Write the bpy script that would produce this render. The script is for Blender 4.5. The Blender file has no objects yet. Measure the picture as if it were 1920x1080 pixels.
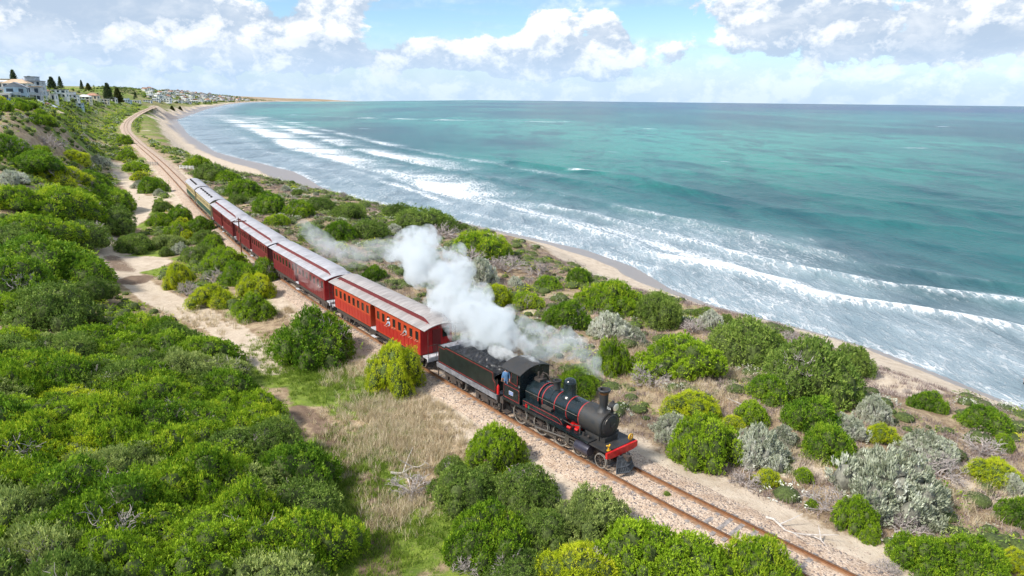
import bpy, math, random
import numpy as np
from mathutils import Matrix, Vector

random.seed(7); rng = np.random.default_rng(11)
SC = bpy.context.scene
COL = SC.collection

# ------------------------------------------------------------------ camera
FPX, CAMH, HORY, ROLL = 1280.0, 20.65, 186.8, 0.0115
_p = math.atan2((540 - HORY) * math.cos(ROLL), FPX)
FW = np.array([0, math.cos(_p), -math.sin(_p)])
_u0 = np.array([0, math.sin(_p), math.cos(_p)]); _r0 = np.array([1.0, 0, 0])
RT = math.cos(ROLL) * _r0 + math.sin(ROLL) * _u0
UP = -math.sin(ROLL) * _r0 + math.cos(ROLL) * _u0
cam = bpy.data.cameras.new('camera'); cam.sensor_width = 36; cam.lens = 36 * FPX / 1920
cam.clip_start = 0.5; cam.clip_end = 60000
camo = bpy.data.objects.new('camera', cam); COL.objects.link(camo)
camo.matrix_world = Matrix(((RT[0], UP[0], -FW[0], 0), (RT[1], UP[1], -FW[1], 0), (RT[2], UP[2], -FW[2], CAMH), (0, 0, 0, 1)))
SC.camera = camo

# ------------------------------------------------------------------ light
SUN_AZ, SUN_EL = math.radians(-118), math.radians(46)
sun = bpy.data.lights.new('sun', 'SUN'); sun.energy = 2.3; sun.angle = math.radians(9.0); sun.color = (1, 0.95, 0.86)
suno = bpy.data.objects.new('sun', sun); COL.objects.link(suno)
sv = Vector((math.sin(SUN_AZ) * math.cos(SUN_EL), math.cos(SUN_AZ) * math.cos(SUN_EL), math.sin(SUN_EL)))
suno.rotation_euler = sv.to_track_quat('Z', 'Y').to_euler()
SC.view_settings.view_transform = 'Standard'; SC.view_settings.look = 'None'
SC.view_settings.gamma = 1; SC.view_settings.exposure = 1.3; SC.view_settings.use_curve_mapping = False
SC.render.engine = 'CYCLES'
cy = SC.cycles
cy.use_denoising = True
cy.max_bounces = 8; cy.diffuse_bounces = 3; cy.glossy_bounces = 3; cy.transmission_bounces = 3
cy.transparent_max_bounces = 16; cy.volume_bounces = 5; cy.volume_step_rate = 0.12; cy.volume_max_steps = 128
cy.use_adaptive_sampling = True; cy.adaptive_threshold = 0.02

# node helper -------------------------------------------------------
class NT:
    def __init__(s, tree):
        s.t = tree; s.t.nodes.clear()
    def n(s, typ, **kw):
        nd = s.t.nodes.new(typ)
        for k, v in kw.items():
            if k == 'inp':
                for a, b in v.items():
                    if hasattr(b, 'is_output'): s.t.links.new(b, nd.inputs[a])
                    else: nd.inputs[a].default_value = b
            else: setattr(nd, k, v)
        return nd
    def m(s, op, a, b=None, c=None, clamp=False):
        nd = s.t.nodes.new('ShaderNodeMath'); nd.operation = op; nd.use_clamp = clamp
        for i, v in enumerate((a, b, c)):
            if v is None: continue
            if hasattr(v, 'is_output'): s.t.links.new(v, nd.inputs[i])
            else: nd.inputs[i].default_value = v
        return nd.outputs[0]
    def ss(s, v, a, b, lo=0.0, hi=1.0):
        nd = s.t.nodes.new('ShaderNodeMapRange'); nd.interpolation_type = 'SMOOTHSTEP'
        s.t.links.new(v, nd.inputs[0])
        for i, q in zip((1, 2, 3, 4), (a, b, lo, hi)):
            if hasattr(q, 'is_output'): s.t.links.new(q, nd.inputs[i])
            else: nd.inputs[i].default_value = q
        return nd.outputs[0]
    def mix(s, f, a, b):
        nd = s.t.nodes.new('ShaderNodeMix'); nd.data_type = 'RGBA'
        for i, q in zip((0, 6, 7), (f, a, b)):
            if hasattr(q, 'is_output'): s.t.links.new(q, nd.inputs[i])
            else: nd.inputs[i].default_value = q if i == 0 else (tuple(q) + (1,) if len(q) == 3 else q)
        return nd.outputs[2]
    def noise(s, vec, scale, detail=4, rough=0.55, dist=0.0):
        nd = s.t.nodes.new('ShaderNodeTexNoise')
        nd.inputs['Scale'].default_value = scale; nd.inputs['Detail'].default_value = detail
        nd.inputs['Roughness'].default_value = rough; nd.inputs['Distortion'].default_value = dist
        if vec is not None: s.t.links.new(vec, nd.inputs['Vector'])
        return nd.outputs[0]
    def l(s, a, b): s.t.links.new(a, b)

# ------------------------------------------------------------------ sky: Nishita with cumulus laid out by direction
W = bpy.data.worlds.new('World'); SC.world = W; W.use_nodes = True
k = NT(W.node_tree)
sky = k.n('ShaderNodeTexSky', sky_type='NISHITA', sun_disc=False, sun_elevation=SUN_EL, sun_rotation=SUN_AZ % (2 * math.pi), air_density=1.0, dust_density=0.0, ozone_density=3.0)
tc = k.n('ShaderNodeTexCoord')
sep = k.n('ShaderNodeSeparateXYZ', inp={0: tc.outputs['Generated']})
az = k.m('ARCTAN2', sep.outputs[0], sep.outputs[1]); el = k.m('ARCSINE', sep.outputs[2])
def cnoise(daz, de, sx, sy, detail, seed, rough=0.56, dist=0.25):
    c = k.n('ShaderNodeCombineXYZ', inp={0: k.m('MULTIPLY', k.m('ADD', az, daz), sx), 1: k.m('MULTIPLY', k.m('ADD', el, de), sy), 2: seed})
    return k.noise(c.outputs[0], 1.0, detail, rough, dist)
def gauss(px, py, rx, ry, amp):
    a0 = math.atan((px - 960) / FPX); e0 = (190 - py) / FPX * 0.93
    dx = k.m('DIVIDE', k.m('SUBTRACT', az, a0), rx / FPX); dy = k.m('DIVIDE', k.m('SUBTRACT', el, e0), ry / FPX)
    r = k.m('ADD', k.m('MULTIPLY', dx, dx), k.m('MULTIPLY', dy, dy))
    return k.m('MULTIPLY', k.m('POWER', 2.718, k.m('MULTIPLY', r, -1.0)), amp)
# heaped cumulus, darker cloud decks and clear gaps, by direction
G = [(645, 30, 62, 62, .34), (600, 75, 60, 30, .16), (430, 75, 80, 42, .24), (490, 70, 40, 40, .12), (1010, 55, 52, 34, .30), (1135, 85, 58, 36, .34), (880, 92, 80, 34, .20), (960, 120, 90, 26, .16), (20, 60, 30, 50, .2),
     (110, 45, 120, 45, .26), (300, 40, 110, 36, .20), (1760, 60, 210, 52, .30), (1430, 30, 130, 34, .28), (1330, 85, 110, 30, .14), (1250, 20, 40, 25, .16), (250, 115, 330, 34, .16), (1060, 138, 110, 20, .20), (740, 118, 150, 24, .18), (1600, 105, 160, 22, .12), (1760, 158, 60, 10, .16), (1380, 158, 60, 9, .14),
     (900, 30, 90, 38, -.34), (1190, 30, 50, 40, -.26), (1640, 75, 26, 34, -.12), (1650, 170, 420, 16, -.24), (540, 12, 50, 30, -.22), (215, 10, 90, 18, -.22), (350, 5, 60, 16, -.22), (1640, 20, 30, 30, -.2), (1215, 60, 50, 30, -.16), (730, 60, 40, 30, -.14)]
D = [(110, 48, 130, 36, .9), (300, 42, 120, 32, .85), (1780, 88, 200, 24, .8), (1840, 18, 120, 14, .8), (1500, 42, 110, 16, .8), (760, 40, 60, 10, .6), (650, 95, 90, 14, .6), (1060, 90, 40, 16, .4), (250, 120, 330, 22, .6), (1450, 108, 180, 16, .55), (60, 95, 60, 20, .4)]
def total(L):
    r = None
    for g in L: v = gauss(*g); r = v if r is None else k.m('ADD', r, v)
    return r
bias = k.m('ADD', k.m('SUBTRACT', total(G), 0.022), k.ss(el, 0.16, 0.4, 0.0, 0.09)); dark = total(D)
def dens(daz, de):
    a = cnoise(daz, de, 17, 23, 9, 3.7, 0.62, 0.15); b = cnoise(daz, de, 6, 11, 2, 9.1)
    return k.m('ADD', k.m('ADD', k.m('MULTIPLY', a, 0.80), k.m('MULTIPLY', b, 0.28)), bias)
d0 = dens(0, 0); d1 = dens(-0.010, 0.014)
cover = k.ss(d0, 0.55, 0.635)
BR = [(640, 35, 50, 50, .5), (440, 80, 70, 32, .4), (1015, 55, 46, 28, .5), (1135, 85, 52, 30, .55), (900, 95, 50, 24, .3), (1740, 70, 120, 22, .3), (1310, 70, 80, 20, .25), (30, 60, 24, 40, .4)]
lit = k.m('ADD', k.m('ADD', 0.40, k.m('MULTIPLY', total(BR), 0.55)), k.m('MULTIPLY', k.m('SUBTRACT', d0, d1), 3.6))
lit = k.m('SUBTRACT', k.ss(lit, 0.10, 0.86), k.m('MULTIPLY', dark, k.ss(cnoise(0.3, 0, 9, 16, 4, 5.0), 0.30, 0.62)), clamp=True)
lit = k.m('MAXIMUM', lit, k.ss(cnoise(1.3, 0, 14, 26, 6, 15.0, 0.6), 0.38, 0.80, 0.0, 0.55))
ccol = k.mix(lit, (0.285, 0.355, 0.45), (0.64, 0.65, 0.655))
# thin veil and haze toward the horizon
veil = k.m('MULTIPLY', k.ss(cnoise(0, 0, 4, 34, 6, 21.0), 0.44, 0.76), 0.45)
low = k.ss(el, 0.0, 0.10, 0.94, 0.0)
ccol = k.mix(k.m('MULTIPLY', low, 0.80), ccol, (0.32, 0.43, 0.57))
cover = k.m('MAXIMUM', cover, k.m('MAXIMUM', veil, low))
tintn = k.n('ShaderNodeMix', data_type='RGBA', blend_type='MULTIPLY', inp={0: 1.0, 6: sky.outputs[0], 7: (0.82, 0.93, 1.0, 1)})
bg1 = k.n('ShaderNodeBackground', inp={0: tintn.outputs[2], 1: 0.066}); bg2 = k.n('ShaderNodeBackground', inp={0: ccol, 1: 0.755})
mx = k.n('ShaderNodeMixShader', inp={0: cover, 1: bg1.outputs[0], 2: bg2.outputs[0]})
out = k.n('ShaderNodeOutputWorld'); k.l(mx.outputs[0], out.inputs[0])
W.cycles.sampling_method = 'MANUAL'; W.cycles.sample_map_resolution = 256

# ------------------------------------------------------------------ numpy helpers
def _hash(ix, iy, seed):
    h = (ix.astype(np.int64) * 374761393 + iy.astype(np.int64) * 668265263 + seed * 982451653) & 0xffffffff
    h = ((h ^ (h >> 13)) * 1274126177) & 0xffffffff
    h = ((h ^ (h >> 16)) * 2246822519) & 0xffffffff
    return ((h ^ (h >> 15)) & 0xffff) / 65535.0
def vn(x, y, seed=0):
    x = np.asarray(x, float); y = np.asarray(y, float)
    ix = np.floor(x); iy = np.floor(y); fx = x - ix; fy = y - iy
    fx = fx * fx * (3 - 2 * fx); fy = fy * fy * (3 - 2 * fy)
    a = _hash(ix, iy, seed); b = _hash(ix + 1, iy, seed); c = _hash(ix, iy + 1, seed); d = _hash(ix + 1, iy + 1, seed)
    return (a + (b - a) * fx) * (1 - fy) + (c + (d - c) * fx) * fy
def fbm(x, y, seed=0, o=4):
    s = 0; a = 0.5; t = 0
    for i in range(o):
        s = s + a * vn(x * 2 ** i, y * 2 ** i, seed + i * 17); t += a; a *= 0.5
    return s / t
def sst(v, a, b):
    t = np.clip((v - a) / (b - a), 0, 1); return t * t * (3 - 2 * t)
def spline(xk, yk):
    xk = np.array(xk, float); yk = np.array(yk, float); n = len(xk); hh = np.diff(xk); A = np.zeros((n, n)); b = np.zeros(n); A[0, 0] = A[-1, -1] = 1
    for i in range(1, n - 1):
        A[i, i - 1] = hh[i - 1]; A[i, i] = 2 * (hh[i - 1] + hh[i]); A[i, i + 1] = hh[i]
        b[i] = 6 * ((yk[i + 1] - yk[i]) / hh[i] - (yk[i] - yk[i - 1]) / hh[i - 1])
    M = np.linalg.solve(A, b)
    s0 = (yk[1] - yk[0]) / hh[0] - hh[0] * M[1] / 6; s1 = (yk[-1] - yk[-2]) / hh[-1] + hh[-1] * M[-2] / 6
    def ev(x):
        x = np.asarray(x, float); i = np.clip(np.searchsorted(xk, x) - 1, 0, n - 2); H = hh[i]; a = (xk[i + 1] - x) / H; c = (x - xk[i]) / H
        r = a * yk[i] + c * yk[i + 1] + ((a ** 3 - a) * M[i] + (c ** 3 - c) * M[i + 1]) * H * H / 6
        return np.where(x < xk[0], yk[0] + s0 * (x - xk[0]), np.where(x > xk[-1], yk[-1] + s1 * (x - xk[-1]), r))
    return ev
SEA = -9.0
# near rail of the railway, as x over y; the centre line lies 0.835 m seaward
_rail = spline([26.5, 30.4, 38.6, 50.4, 67.7, 79.4, 104, 153.9, 209.5, 287.9, 449, 620, 900], [13.5, 9.9, 2.8, -6.6, -19.9, -28.2, -44.2, -74.2, -107.1, -155, -250.3, -336, -458])
_yy = np.concatenate([np.linspace(-80, 300, 3000), np.linspace(301, 900, 1200)])
_xx = _rail(_yy); _sl = np.gradient(_xx, _yy); _ln = np.sqrt(1 + _sl ** 2)
_cx = _xx + 0.835 / _ln; _cyy = _yy - 0.835 * _sl / _ln
def TX(y):   # track centre x at y
    return np.where(y > 900, np.interp(900, _cyy, _cx) - 0.40 * (np.asarray(y) - 900), np.interp(y, _cyy, _cx))
def TS(y): return np.interp(y, _cyy, _sl)
def TZ(y): return np.interp(y, [-100, 300, 450, 620, 900, 1300], [0, 0, 0.6, 3.0, 8, 11])
_arc = np.concatenate([[0], np.cumsum(np.hypot(np.diff(_cx), np.diff(_cyy)))])
_a0 = np.interp(35.5, _cyy, _arc)          # arc zero: front of the engine
def on_track(a, off=0.0):
    """point and direction of travel at arc a behind the engine front; off is seaward"""
    s = _a0 + a; y = np.interp(s, _arc, _cyy); x = np.interp(s, _arc, _cx)
    sl = np.interp(y, _cyy, _sl); l = math.sqrt(1 + sl * sl); d = np.array([-sl / l, -1 / l]); n = np.array([1 / l, -sl / l])
    return np.array([x, y]) + n * off, d
_wl = ([-60, 20, 63.5, 71.3, 80, 88, 98, 108, 123, 137, 150, 166, 185, 208, 236, 284, 322, 382, 573, 890, 1638, 2600, 3400, 4200, 5000, 5600],
       [130, 80, 51.9, 49, 45.5, 39.5, 30.5, 25.5, 22, 15.5, 4, -10, -27, -48, -66.6, -90.7, -120, -165.5, -270, -429, -717, -1060, -1320, -1500, -1570, -1400])
def WX(y): return np.interp(y, _wl[0], _wl[1])
def WC(y):
    s = np.interp(np.asarray(y), _wl[0], np.gradient(np.array(_wl[1], float), np.array(_wl[0], float))); return 1 / np.sqrt(1 + np.clip(s, -2, 2) ** 2)
def shore(x, y): return (x - WX(y)) * WC(y) + (fbm(np.asarray(x) * 0.03, np.asarray(y) * 0.03, 5, 3) - .5) * 3      # + seaward
def tside(x, y):
    s = TS(y); return (x - TX(y)) / np.sqrt(1 + s * s)          # + seaward
def TER(x, y):
    x = np.asarray(x, float); y = np.asarray(y, float)
    s = tside(x, y); e = -shore(x, y)
    bw = np.interp(y, [0, 95, 120, 190, 250, 300, 380, 600, 1000, 1600], [9.5, 9.5, 11, 12, 24, 30, 15, 14, 22, 30])
    zb = SEA + np.where(e < 0, 0.06 * e, np.where(e < bw, e * (2.2 / bw), 2.2 + (e - bw) * np.interp(y, [0, 250, 350, 1000], [.42, .42, .9, .9])))
    zb = np.maximum(zb, -16)
    n1 = fbm(x * 0.045 + 9, y * 0.045, 1, 4) - 0.5; n2 = fbm(x * 0.21, y * 0.21, 2, 3) - 0.5
    zt = TZ(y)
    zs = zt - 0.45 - np.interp(np.clip(s, 0, 80), [0, 4, 14, 30, 60], [0, 0.1, 0.5, 1.9, 4.5]) + (n1 * 2.6 + n2 * 0.8) * sst(s, 3, 12)
    # landward: verge and track bed, then the bluff
    Hb = np.interp(y, [0, 40, 60, 80, 112, 170, 260, 350, 480, 620, 900, 1300], [2.6, 2.6, 3.0, 4.5, 11, 18, 18.8, 20.5, 22.5, 22.5, 17.5, 14])
    st = np.interp(y, [0, 60, 100, 200, 400, 1000], [-12, -12, -13, -12, -14, -25]); wd = np.interp(y, [0, 60, 120, 200, 300, 1000], [18, 18, 23, 21, 25, 50])
    r = sst(-s, -st, -st + wd)
    nb = (fbm(x * 0.03, y * 0.03, 31, 4) - 0.5) * 7 * (r * (1 - r) * 4) * np.clip(Hb / 12, 0, 1)
    zl = zt - 0.42 + Hb * r + nb + (n1 * 1.0 + n2 * 0.35) * sst(-s, 4.5, 12)
    z = np.where(s > 0, zs, zl)
    # far town hill
    fh = sst(y, 1100, 2200)
    zf = SEA + 3 + 58 * sst(e, 25, 420) * np.interp(y, [1200, 2500, 3600, 4400, 5000, 5700], [0.4, 0.95, 0.9, 0.66, 0.5, 0.25]) + n1 * 6
    z = z * (1 - fh) + zf * fh
    kk = 1.2; hmn = np.clip(0.5 + 0.5 * (z - zb) / kk, 0, 1)
    z = z * (1 - hmn) + zb * hmn - kk * hmn * (1 - hmn)
    # formation under the rails
    bed = zt - 0.38
    f = 1 - sst(np.abs(s), 2.3, 4.2)
    return np.where(y < 1000, z * (1 - f) + bed * f, z)
def ray(px, py):
    d = FW * FPX + RT * (px - 960) - UP * (py - 540); return d / np.linalg.norm(d)
def at_depth(px, py, Y):
    d = ray(px, py); return np.array([0, 0, CAMH]) + d * (Y / d[1])
def hit(px, py, lift=0.0):
    """where the sight line through a pixel of the photograph meets the ground"""
    d = ray(px, py); t = np.concatenate([np.arange(12, 160, 0.25), 160 * 1.006 ** np.arange(0, 600)])
    P = np.array([0, 0, CAMH])[None] + d[None] * t[:, None]
    b = P[:, 2] - lift < TER(P[:, 0], P[:, 1])
    i = int(np.argmax(b)) if b.any() else len(t) - 1
    p = P[i]; return np.array([p[0], p[1], float(TER(p[0], p[1]))])
def pxm(p):  # photo pixels per metre at a point
    return FPX / float((np.asarray(p) - np.array([0, 0, CAMH])) @ FW)

# ------------------------------------------------------------------ mesh helpers
def fastmesh(name, V, F, mats=(), mi=None, smooth=False, attrs=None):
    V = np.asarray(V, np.float32); F = np.asarray(F, np.int32); n, kf = F.shape
    me = bpy.data.meshes.new(name); me.vertices.add(len(V)); me.vertices.foreach_set('co', V.ravel())
    me.loops.add(n * kf); me.loops.foreach_set('vertex_index', F.ravel())
    me.polygons.add(n); me.polygons.foreach_set('loop_start', np.arange(0, n * kf, kf, dtype=np.int32))
    try: me.polygons.foreach_set('loop_total', np.full(n, kf, np.int32))
    except Exception: pass
    if mi is not None: me.polygons.foreach_set('material_index', np.asarray(mi, np.int32))
    if smooth: me.polygons.foreach_set('use_smooth', np.ones(n, bool))
    for m in mats: me.materials.append(m)
    for an, av in (attrs or {}).items():
        a = me.attributes.new(an, 'FLOAT_COLOR' if av.ndim == 2 else 'FLOAT', 'POINT')
        a.data.foreach_set('color' if av.ndim == 2 else 'value', av.astype(np.float32).ravel())
    me.update(calc_edges=True); me.validate(); return me
def link(name, data, parent=None, loc=None, rot=None):
    o = bpy.data.objects.new(name, data); COL.objects.link(o)
    if parent is not None: o.parent = parent
    if loc is not None: o.location = loc
    if rot is not None: o.rotation_euler = rot
    return o
def tag(o, label=None, cat=None, group=None, kind=None):
    if label: o['label'] = label
    if cat: o['category'] = cat
    if group: o['group'] = group
    if kind: o['kind'] = kind
    return o
class MB:
    def __init__(s): s.v = []; s.f = []; s.m = []
    def add(s, V, F, mi=0):
        b = len(s.v); s.v += [tuple(map(float, q)) for q in V]; s.f += [tuple(i + b for i in q) for q in F]; s.m += [mi] * len(F); return s
    def box(s, x0, x1, y0, y1, z0, z1, mi=0):
        V = [(x, y, z) for z in (z0, z1) for y in (y0, y1) for x in (x0, x1)]
        return s.add(V, [(0, 2, 3, 1), (4, 5, 7, 6), (0, 1, 5, 4), (2, 6, 7, 3), (0, 4, 6, 2), (1, 3, 7, 5)], mi)
    def cyl(s, p0, p1, r0, r1=None, n=16, mi=0, caps=True):
        r1 = r0 if r1 is None else r1; p0 = Vector(p0); p1 = Vector(p1); d = (p1 - p0).normalized()
        a = d.orthogonal().normalized(); b = d.cross(a); V = []
        for p, r in ((p0, r0), (p1, r1)):
            for i in range(n):
                t = 2 * math.pi * i / n; V.append(p + (a * math.cos(t) + b * math.sin(t)) * r)
        F = [(i, (i + 1) % n, n + (i + 1) % n, n + i) for i in range(n)]
        if caps: F += [tuple(range(n - 1, -1, -1)), tuple(range(n, 2 * n))]
        return s.add(V, F, mi)
    def tube(s, pts, rad, n=8, mi=0):
        pts = [Vector(p) for p in pts]; R = rad if hasattr(rad, '__len__') else [rad] * len(pts); V = []; ref = None
        for i, p in enumerate(pts):
            d = (pts[min(i + 1, len(pts) - 1)] - pts[max(i - 1, 0)]).normalized()
            a = d.orthogonal().normalized() if ref is None else (ref - d * ref.dot(d)).normalized()
            ref = a; b = d.cross(a)
            for j in range(n):
                t = 2 * math.pi * j / n; V.append(p + (a * math.cos(t) + b * math.sin(t)) * R[i])
        F = [(i * n + j, i * n + (j + 1) % n, (i + 1) * n + (j + 1) % n, (i + 1) * n + j) for i in range(len(pts) - 1) for j in range(n)]
        F += [tuple(range(n - 1, -1, -1)), tuple(range((len(pts) - 1) * n, len(pts) * n))]
        return s.add(V, F, mi)
    def lathe(s, prof, o=(0, 0, 0), axis='z', n=24, mi=0):
        """prof: list of (distance along axis, radius)"""
        V = []; o = Vector(o)
        for h, r in prof:
            for i in range(n):
                t = 2 * math.pi * i / n; c, q = r * math.cos(t), r * math.sin(t)
                V.append(o + Vector({'z': (c, q, h), 'x': (h, c, q), 'y': (q, h, c)}[axis]))
        F = [(i * n + j, i * n + (j + 1) % n, (i + 1) * n + (j + 1) % n, (i + 1) * n + j) for i in range(len(prof) - 1) for j in range(n)]
        F += [tuple(range(n - 1, -1, -1)), tuple(range((len(prof) - 1) * n, len(prof) * n))]
        return s.add(V, F, mi)
    def prism(s, poly, a0, a1, axis='y', mi=0):
        n = len(poly)
        def q(p, a): return {'y': (p[0], a, p[1]), 'x': (a, p[0], p[1]), 'z': (p[0], p[1], a)}[axis]
        V = [q(p, a0) for p in poly] + [q(p, a1) for p in poly]
        F = [(i, (i + 1) % n, n + (i + 1) % n, n + i) for i in range(n)] + [tuple(range(n - 1, -1, -1)), tuple(range(n, 2 * n))]
        return s.add(V, F, mi)
    def ball(s, c, r, n=10, mi=0, sq=(1, 1, 1)):
        V = []; m = n // 2 + 1
        for i in range(m + 1):
            t = math.pi * i / m
            for j in range(n):
                u = 2 * math.pi * j / n; V.append((c[0] + r * sq[0] * math.sin(t) * math.cos(u), c[1] + r * sq[1] * math.sin(t) * math.sin(u), c[2] - r * sq[2] * math.cos(t)))
        F = [(i * n + j, i * n + (j + 1) % n, (i + 1) * n + (j + 1) % n, (i + 1) * n + j) for i in range(m) for j in range(n)]
        return s.add(V, F, mi)
    def mesh(s, name, mats, smooth=None):
        me = bpy.data.meshes.new(name); me.from_pydata(s.v, [], s.f)
        for m in (mats if isinstance(mats, (list, tuple)) else [mats]): me.materials.append(m)
        me.polygons.foreach_set('material_index', np.array(s.m, np.int32))
        import bmesh
        b = bmesh.new(); b.from_mesh(me); bmesh.ops.remove_doubles(b, verts=b.verts, dist=1e-5); bmesh.ops.recalc_face_normals(b, faces=b.faces); b.to_mesh(me); b.free()
        if smooth:
            me.polygons.foreach_set('use_smooth', np.ones(len(me.polygons), bool)); me.set_sharp_from_angle(angle=math.radians(smooth))
        me.update(); return me
    def build(s, name, mats, parent=None, smooth=None, loc=None, rot=None):
        return link(name, s.mesh(name, mats, smooth), parent, loc, rot)
def empty(name, loc=(0, 0, 0), rz=0.0):
    o = bpy.data.objects.new(name, None); COL.objects.link(o); o.location = loc; o.rotation_euler = (0, 0, rz); o.empty_display_size = 0.3; return o

# ------------------------------------------------------------------ materials
def lin(c):
    return tuple(((v / 255) / 12.92 if v / 255 <= 0.04045 else ((v / 255 + 0.055) / 1.055) ** 2.4) for v in c)
def mat(name, col, rough=0.6, metal=0.0, var=0.25, vs=3.0, bump=0.0, bs=20.0, col2=None, spec=0.5, coat=0.0):
    """paint, wood or metal with uneven wear: two tones of one colour mixed by noise"""
    m = bpy.data.materials.new(name); m.use_nodes = True; k = NT(m.node_tree)
    tc = k.n('ShaderNodeTexCoord'); n1 = k.noise(tc.outputs['Object'], vs, 6, 0.6)
    c2 = col2 or tuple(min(1, v * (1 - var)) for v in col); c1 = tuple(min(1, v * (1 + var * 0.5)) for v in col)
    c = k.mix(k.ss(n1, 0.33, 0.68), c2, c1)
    b = k.n('ShaderNodeBsdfPrincipled', inp={'Base Color': c, 'Metallic': metal, 'Roughness': k.ss(n1, 0.2, 0.8, min(1, rough + 0.12), max(0, rough - 0.12)), 'Specular IOR Level': spec, 'Coat Weight': coat})
    if bump:
        bp = k.n('ShaderNodeBump', inp={'Height': k.noise(tc.outputs['Object'], bs, 4, 0.6), 'Strength': bump, 'Distance': 0.05}); k.l(bp.outputs[0], b.inputs['Normal'])
    o = k.n('ShaderNodeOutputMaterial'); k.l(b.outputs[0], o.inputs[0]); return m
# ------------------------------------------------------------------ terrain
def axis(lo, hi, f0, f1, step, grow):
    a = list(np.arange(f0, f1 + 1e-6, step)); s = step
    while a[-1] < hi: s *= grow; a.append(a[-1] + s)
    s = step; b = []; q = f0
    while q > lo: s *= grow; q -= s; b.append(q)
    return np.array(b[::-1] + a)
PATH = [hit(*q)[:2] for q in [(520, 690), (470, 650), (420, 615), (360, 585), (300, 560), (255, 530), (225, 500), (205, 478), (190, 462), (215, 440), (250, 420), (268, 398), (262, 372), (240, 345), (225, 325), (215, 305)]]
def near_path(x, y, path):
    d = np.full(np.shape(x), 1e9)
    for a, b in zip(path[:-1], path[1:]):
        v = b - a; L = v @ v; t = np.clip(((x - a[0]) * v[0] + (y - a[1]) * v[1]) / L, 0, 1)
        d = np.minimum(d, np.hypot(x - a[0] - t * v[0], y - a[1] - t * v[1]))
    return d
def blob(x, y, px, py, r, st=1.0):
    p = hit(px, py); return np.exp(-((x - p[0]) ** 2 + ((y - p[1]) / st) ** 2) / r ** 2)
gx = axis(-3600, 260, -75, 62, 0.55, 1.035); gy = axis(-60, 6200, 18, 120, 0.55, 1.03)
X, Y = np.meshgrid(gx, gy); Z = TER(X, Y)
s = tside(X, Y); e = -shore(X, Y)
nA = fbm(X * 0.08, Y * 0.08, 41, 4); nB = fbm(X * 0.3, Y * 0.3, 42, 3); nC = fbm(X * 0.02, Y * 0.02, 43, 4)
bwv = np.interp(Y, [0, 95, 120, 190, 250, 300, 380, 600, 1000, 1600], [9.5, 9.5, 11, 12, 24, 30, 15, 14, 22, 30])
sand = 1 - sst(e, bwv + 1, bwv + 6 + 6 * nA)
sand = np.maximum(sand, (1 - sst(near_path(X, Y, PATH) + (nA - .5) * 2, 0.9, 2.1)) * 0.95)
for b in [(245, 495, 4.6, 1.2), (215, 470, 2.6, 1.0), (1660, 720, 5.5, 1.0), (1590, 735, 3.0, 1.0), (290, 375, 5, 2), (1360, 720, 2.2, 1), (1500, 880, 2.0, 1), (1800, 860, 2.2, 1), (1850, 930, 2, 1)]: sand = np.maximum(sand, sst(blob(X, Y, *b) + (nA - .5) * 0.35, 0.3, 0.62))
verge = 1 - sst(np.abs(s) + (nB - .5) * 2.2, 3.6, 6.4)
sand = np.maximum(sand, verge * np.interp(Y, [0, 160, 300], [.8, .7, .3]))
sand = np.maximum(sand, (sst(nC + (nB - .5) * .3, 0.60, 0.72) * sst(s, 6, 12)) * 0.9)
green = sst(nA + (nB - .5) * 0.5, 0.50, 0.66) * 0.8
for b in [(560, 690, 4.6, 1), (620, 720, 4.0, 1), (690, 760, 2.8, 1), (600, 650, 3.5, 1), (650, 850, 3.4, 1), (760, 1010, 3.0, 1), (680, 1040, 3.4, 1), (640, 940, 3, 1), (700, 920, 2.4, 1)]: green = np.maximum(green, sst(blob(X, Y, *b) + (nB - .5) * 0.5, 0.3, 0.6))
green = green * np.where(s > 3, np.interp(Y, [0, 170, 300], [.25, .35, 1.]), 1)
green = np.maximum(green, sst(Y, 200, 420) * 0.45) * (1 - .8 * sst(Y, 3200, 3900))
dirt = 1 - sst(near_path(X, Y, [hit(*q)[:2] for q in [(560, 765), (600, 800), (650, 850), (690, 930), (715, 1000), (720, 1079)]]) + (nB - .5) * 1.6, 0.5, 1.4)
dirt = np.maximum(dirt, sst(blob(X, Y, 250, 525, 2.2, 1.6) + (nB - .5) * .5, 0.35, 0.6) * .8)
dirt = np.maximum(dirt, (1 - sst(near_path(X, Y, PATH) + (nA - .5) * 2, .9, 2.1)) * .40 + sst(blob(X, Y, 245, 495, 4.6, 1.2) + (nA - .5) * .35, .3, .62) * .3)
wf_ = np.interp(Y, [0, 92, 112, 180, 300, 500], [.10, .12, .5, .5, .45, .5]); wet = (1 - sst(e + (nA - .5) * 4, bwv * wf_ * .7, bwv * wf_ * 1.3))
ter_attr = np.stack([sand, green, dirt, wet], -1).reshape(-1, 4)
ny_, nx_ = X.shape; idx = np.arange(nx_ * ny_).reshape(ny_, nx_)
F = np.stack([idx[:-1, :-1], idx[:-1, 1:], idx[1:, 1:], idx[1:, :-1]], -1).reshape(-1, 4)
V = np.stack([X, Y, Z], -1).reshape(-1, 3)
keep = (V[F, 2].max(1) > -13.9)
gm = bpy.data.materials.new('dune_ground'); gm.use_nodes = True; k = NT(gm.node_tree)
geo = k.n('ShaderNodeNewGeometry'); pos = geo.outputs['Position']
at = k.n('ShaderNodeVertexColor', layer_name='cover'); sp = k.n('ShaderNodeSeparateColor', inp={0: at.outputs[0]})
n_f = k.noise(pos, 6.0, 6, 0.7); n_m = k.noise(pos, 0.9, 6, 0.65); n_l = k.noise(pos, 0.12, 5, 0.6); n_s = k.noise(pos, 28.0, 3, 0.6)
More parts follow.
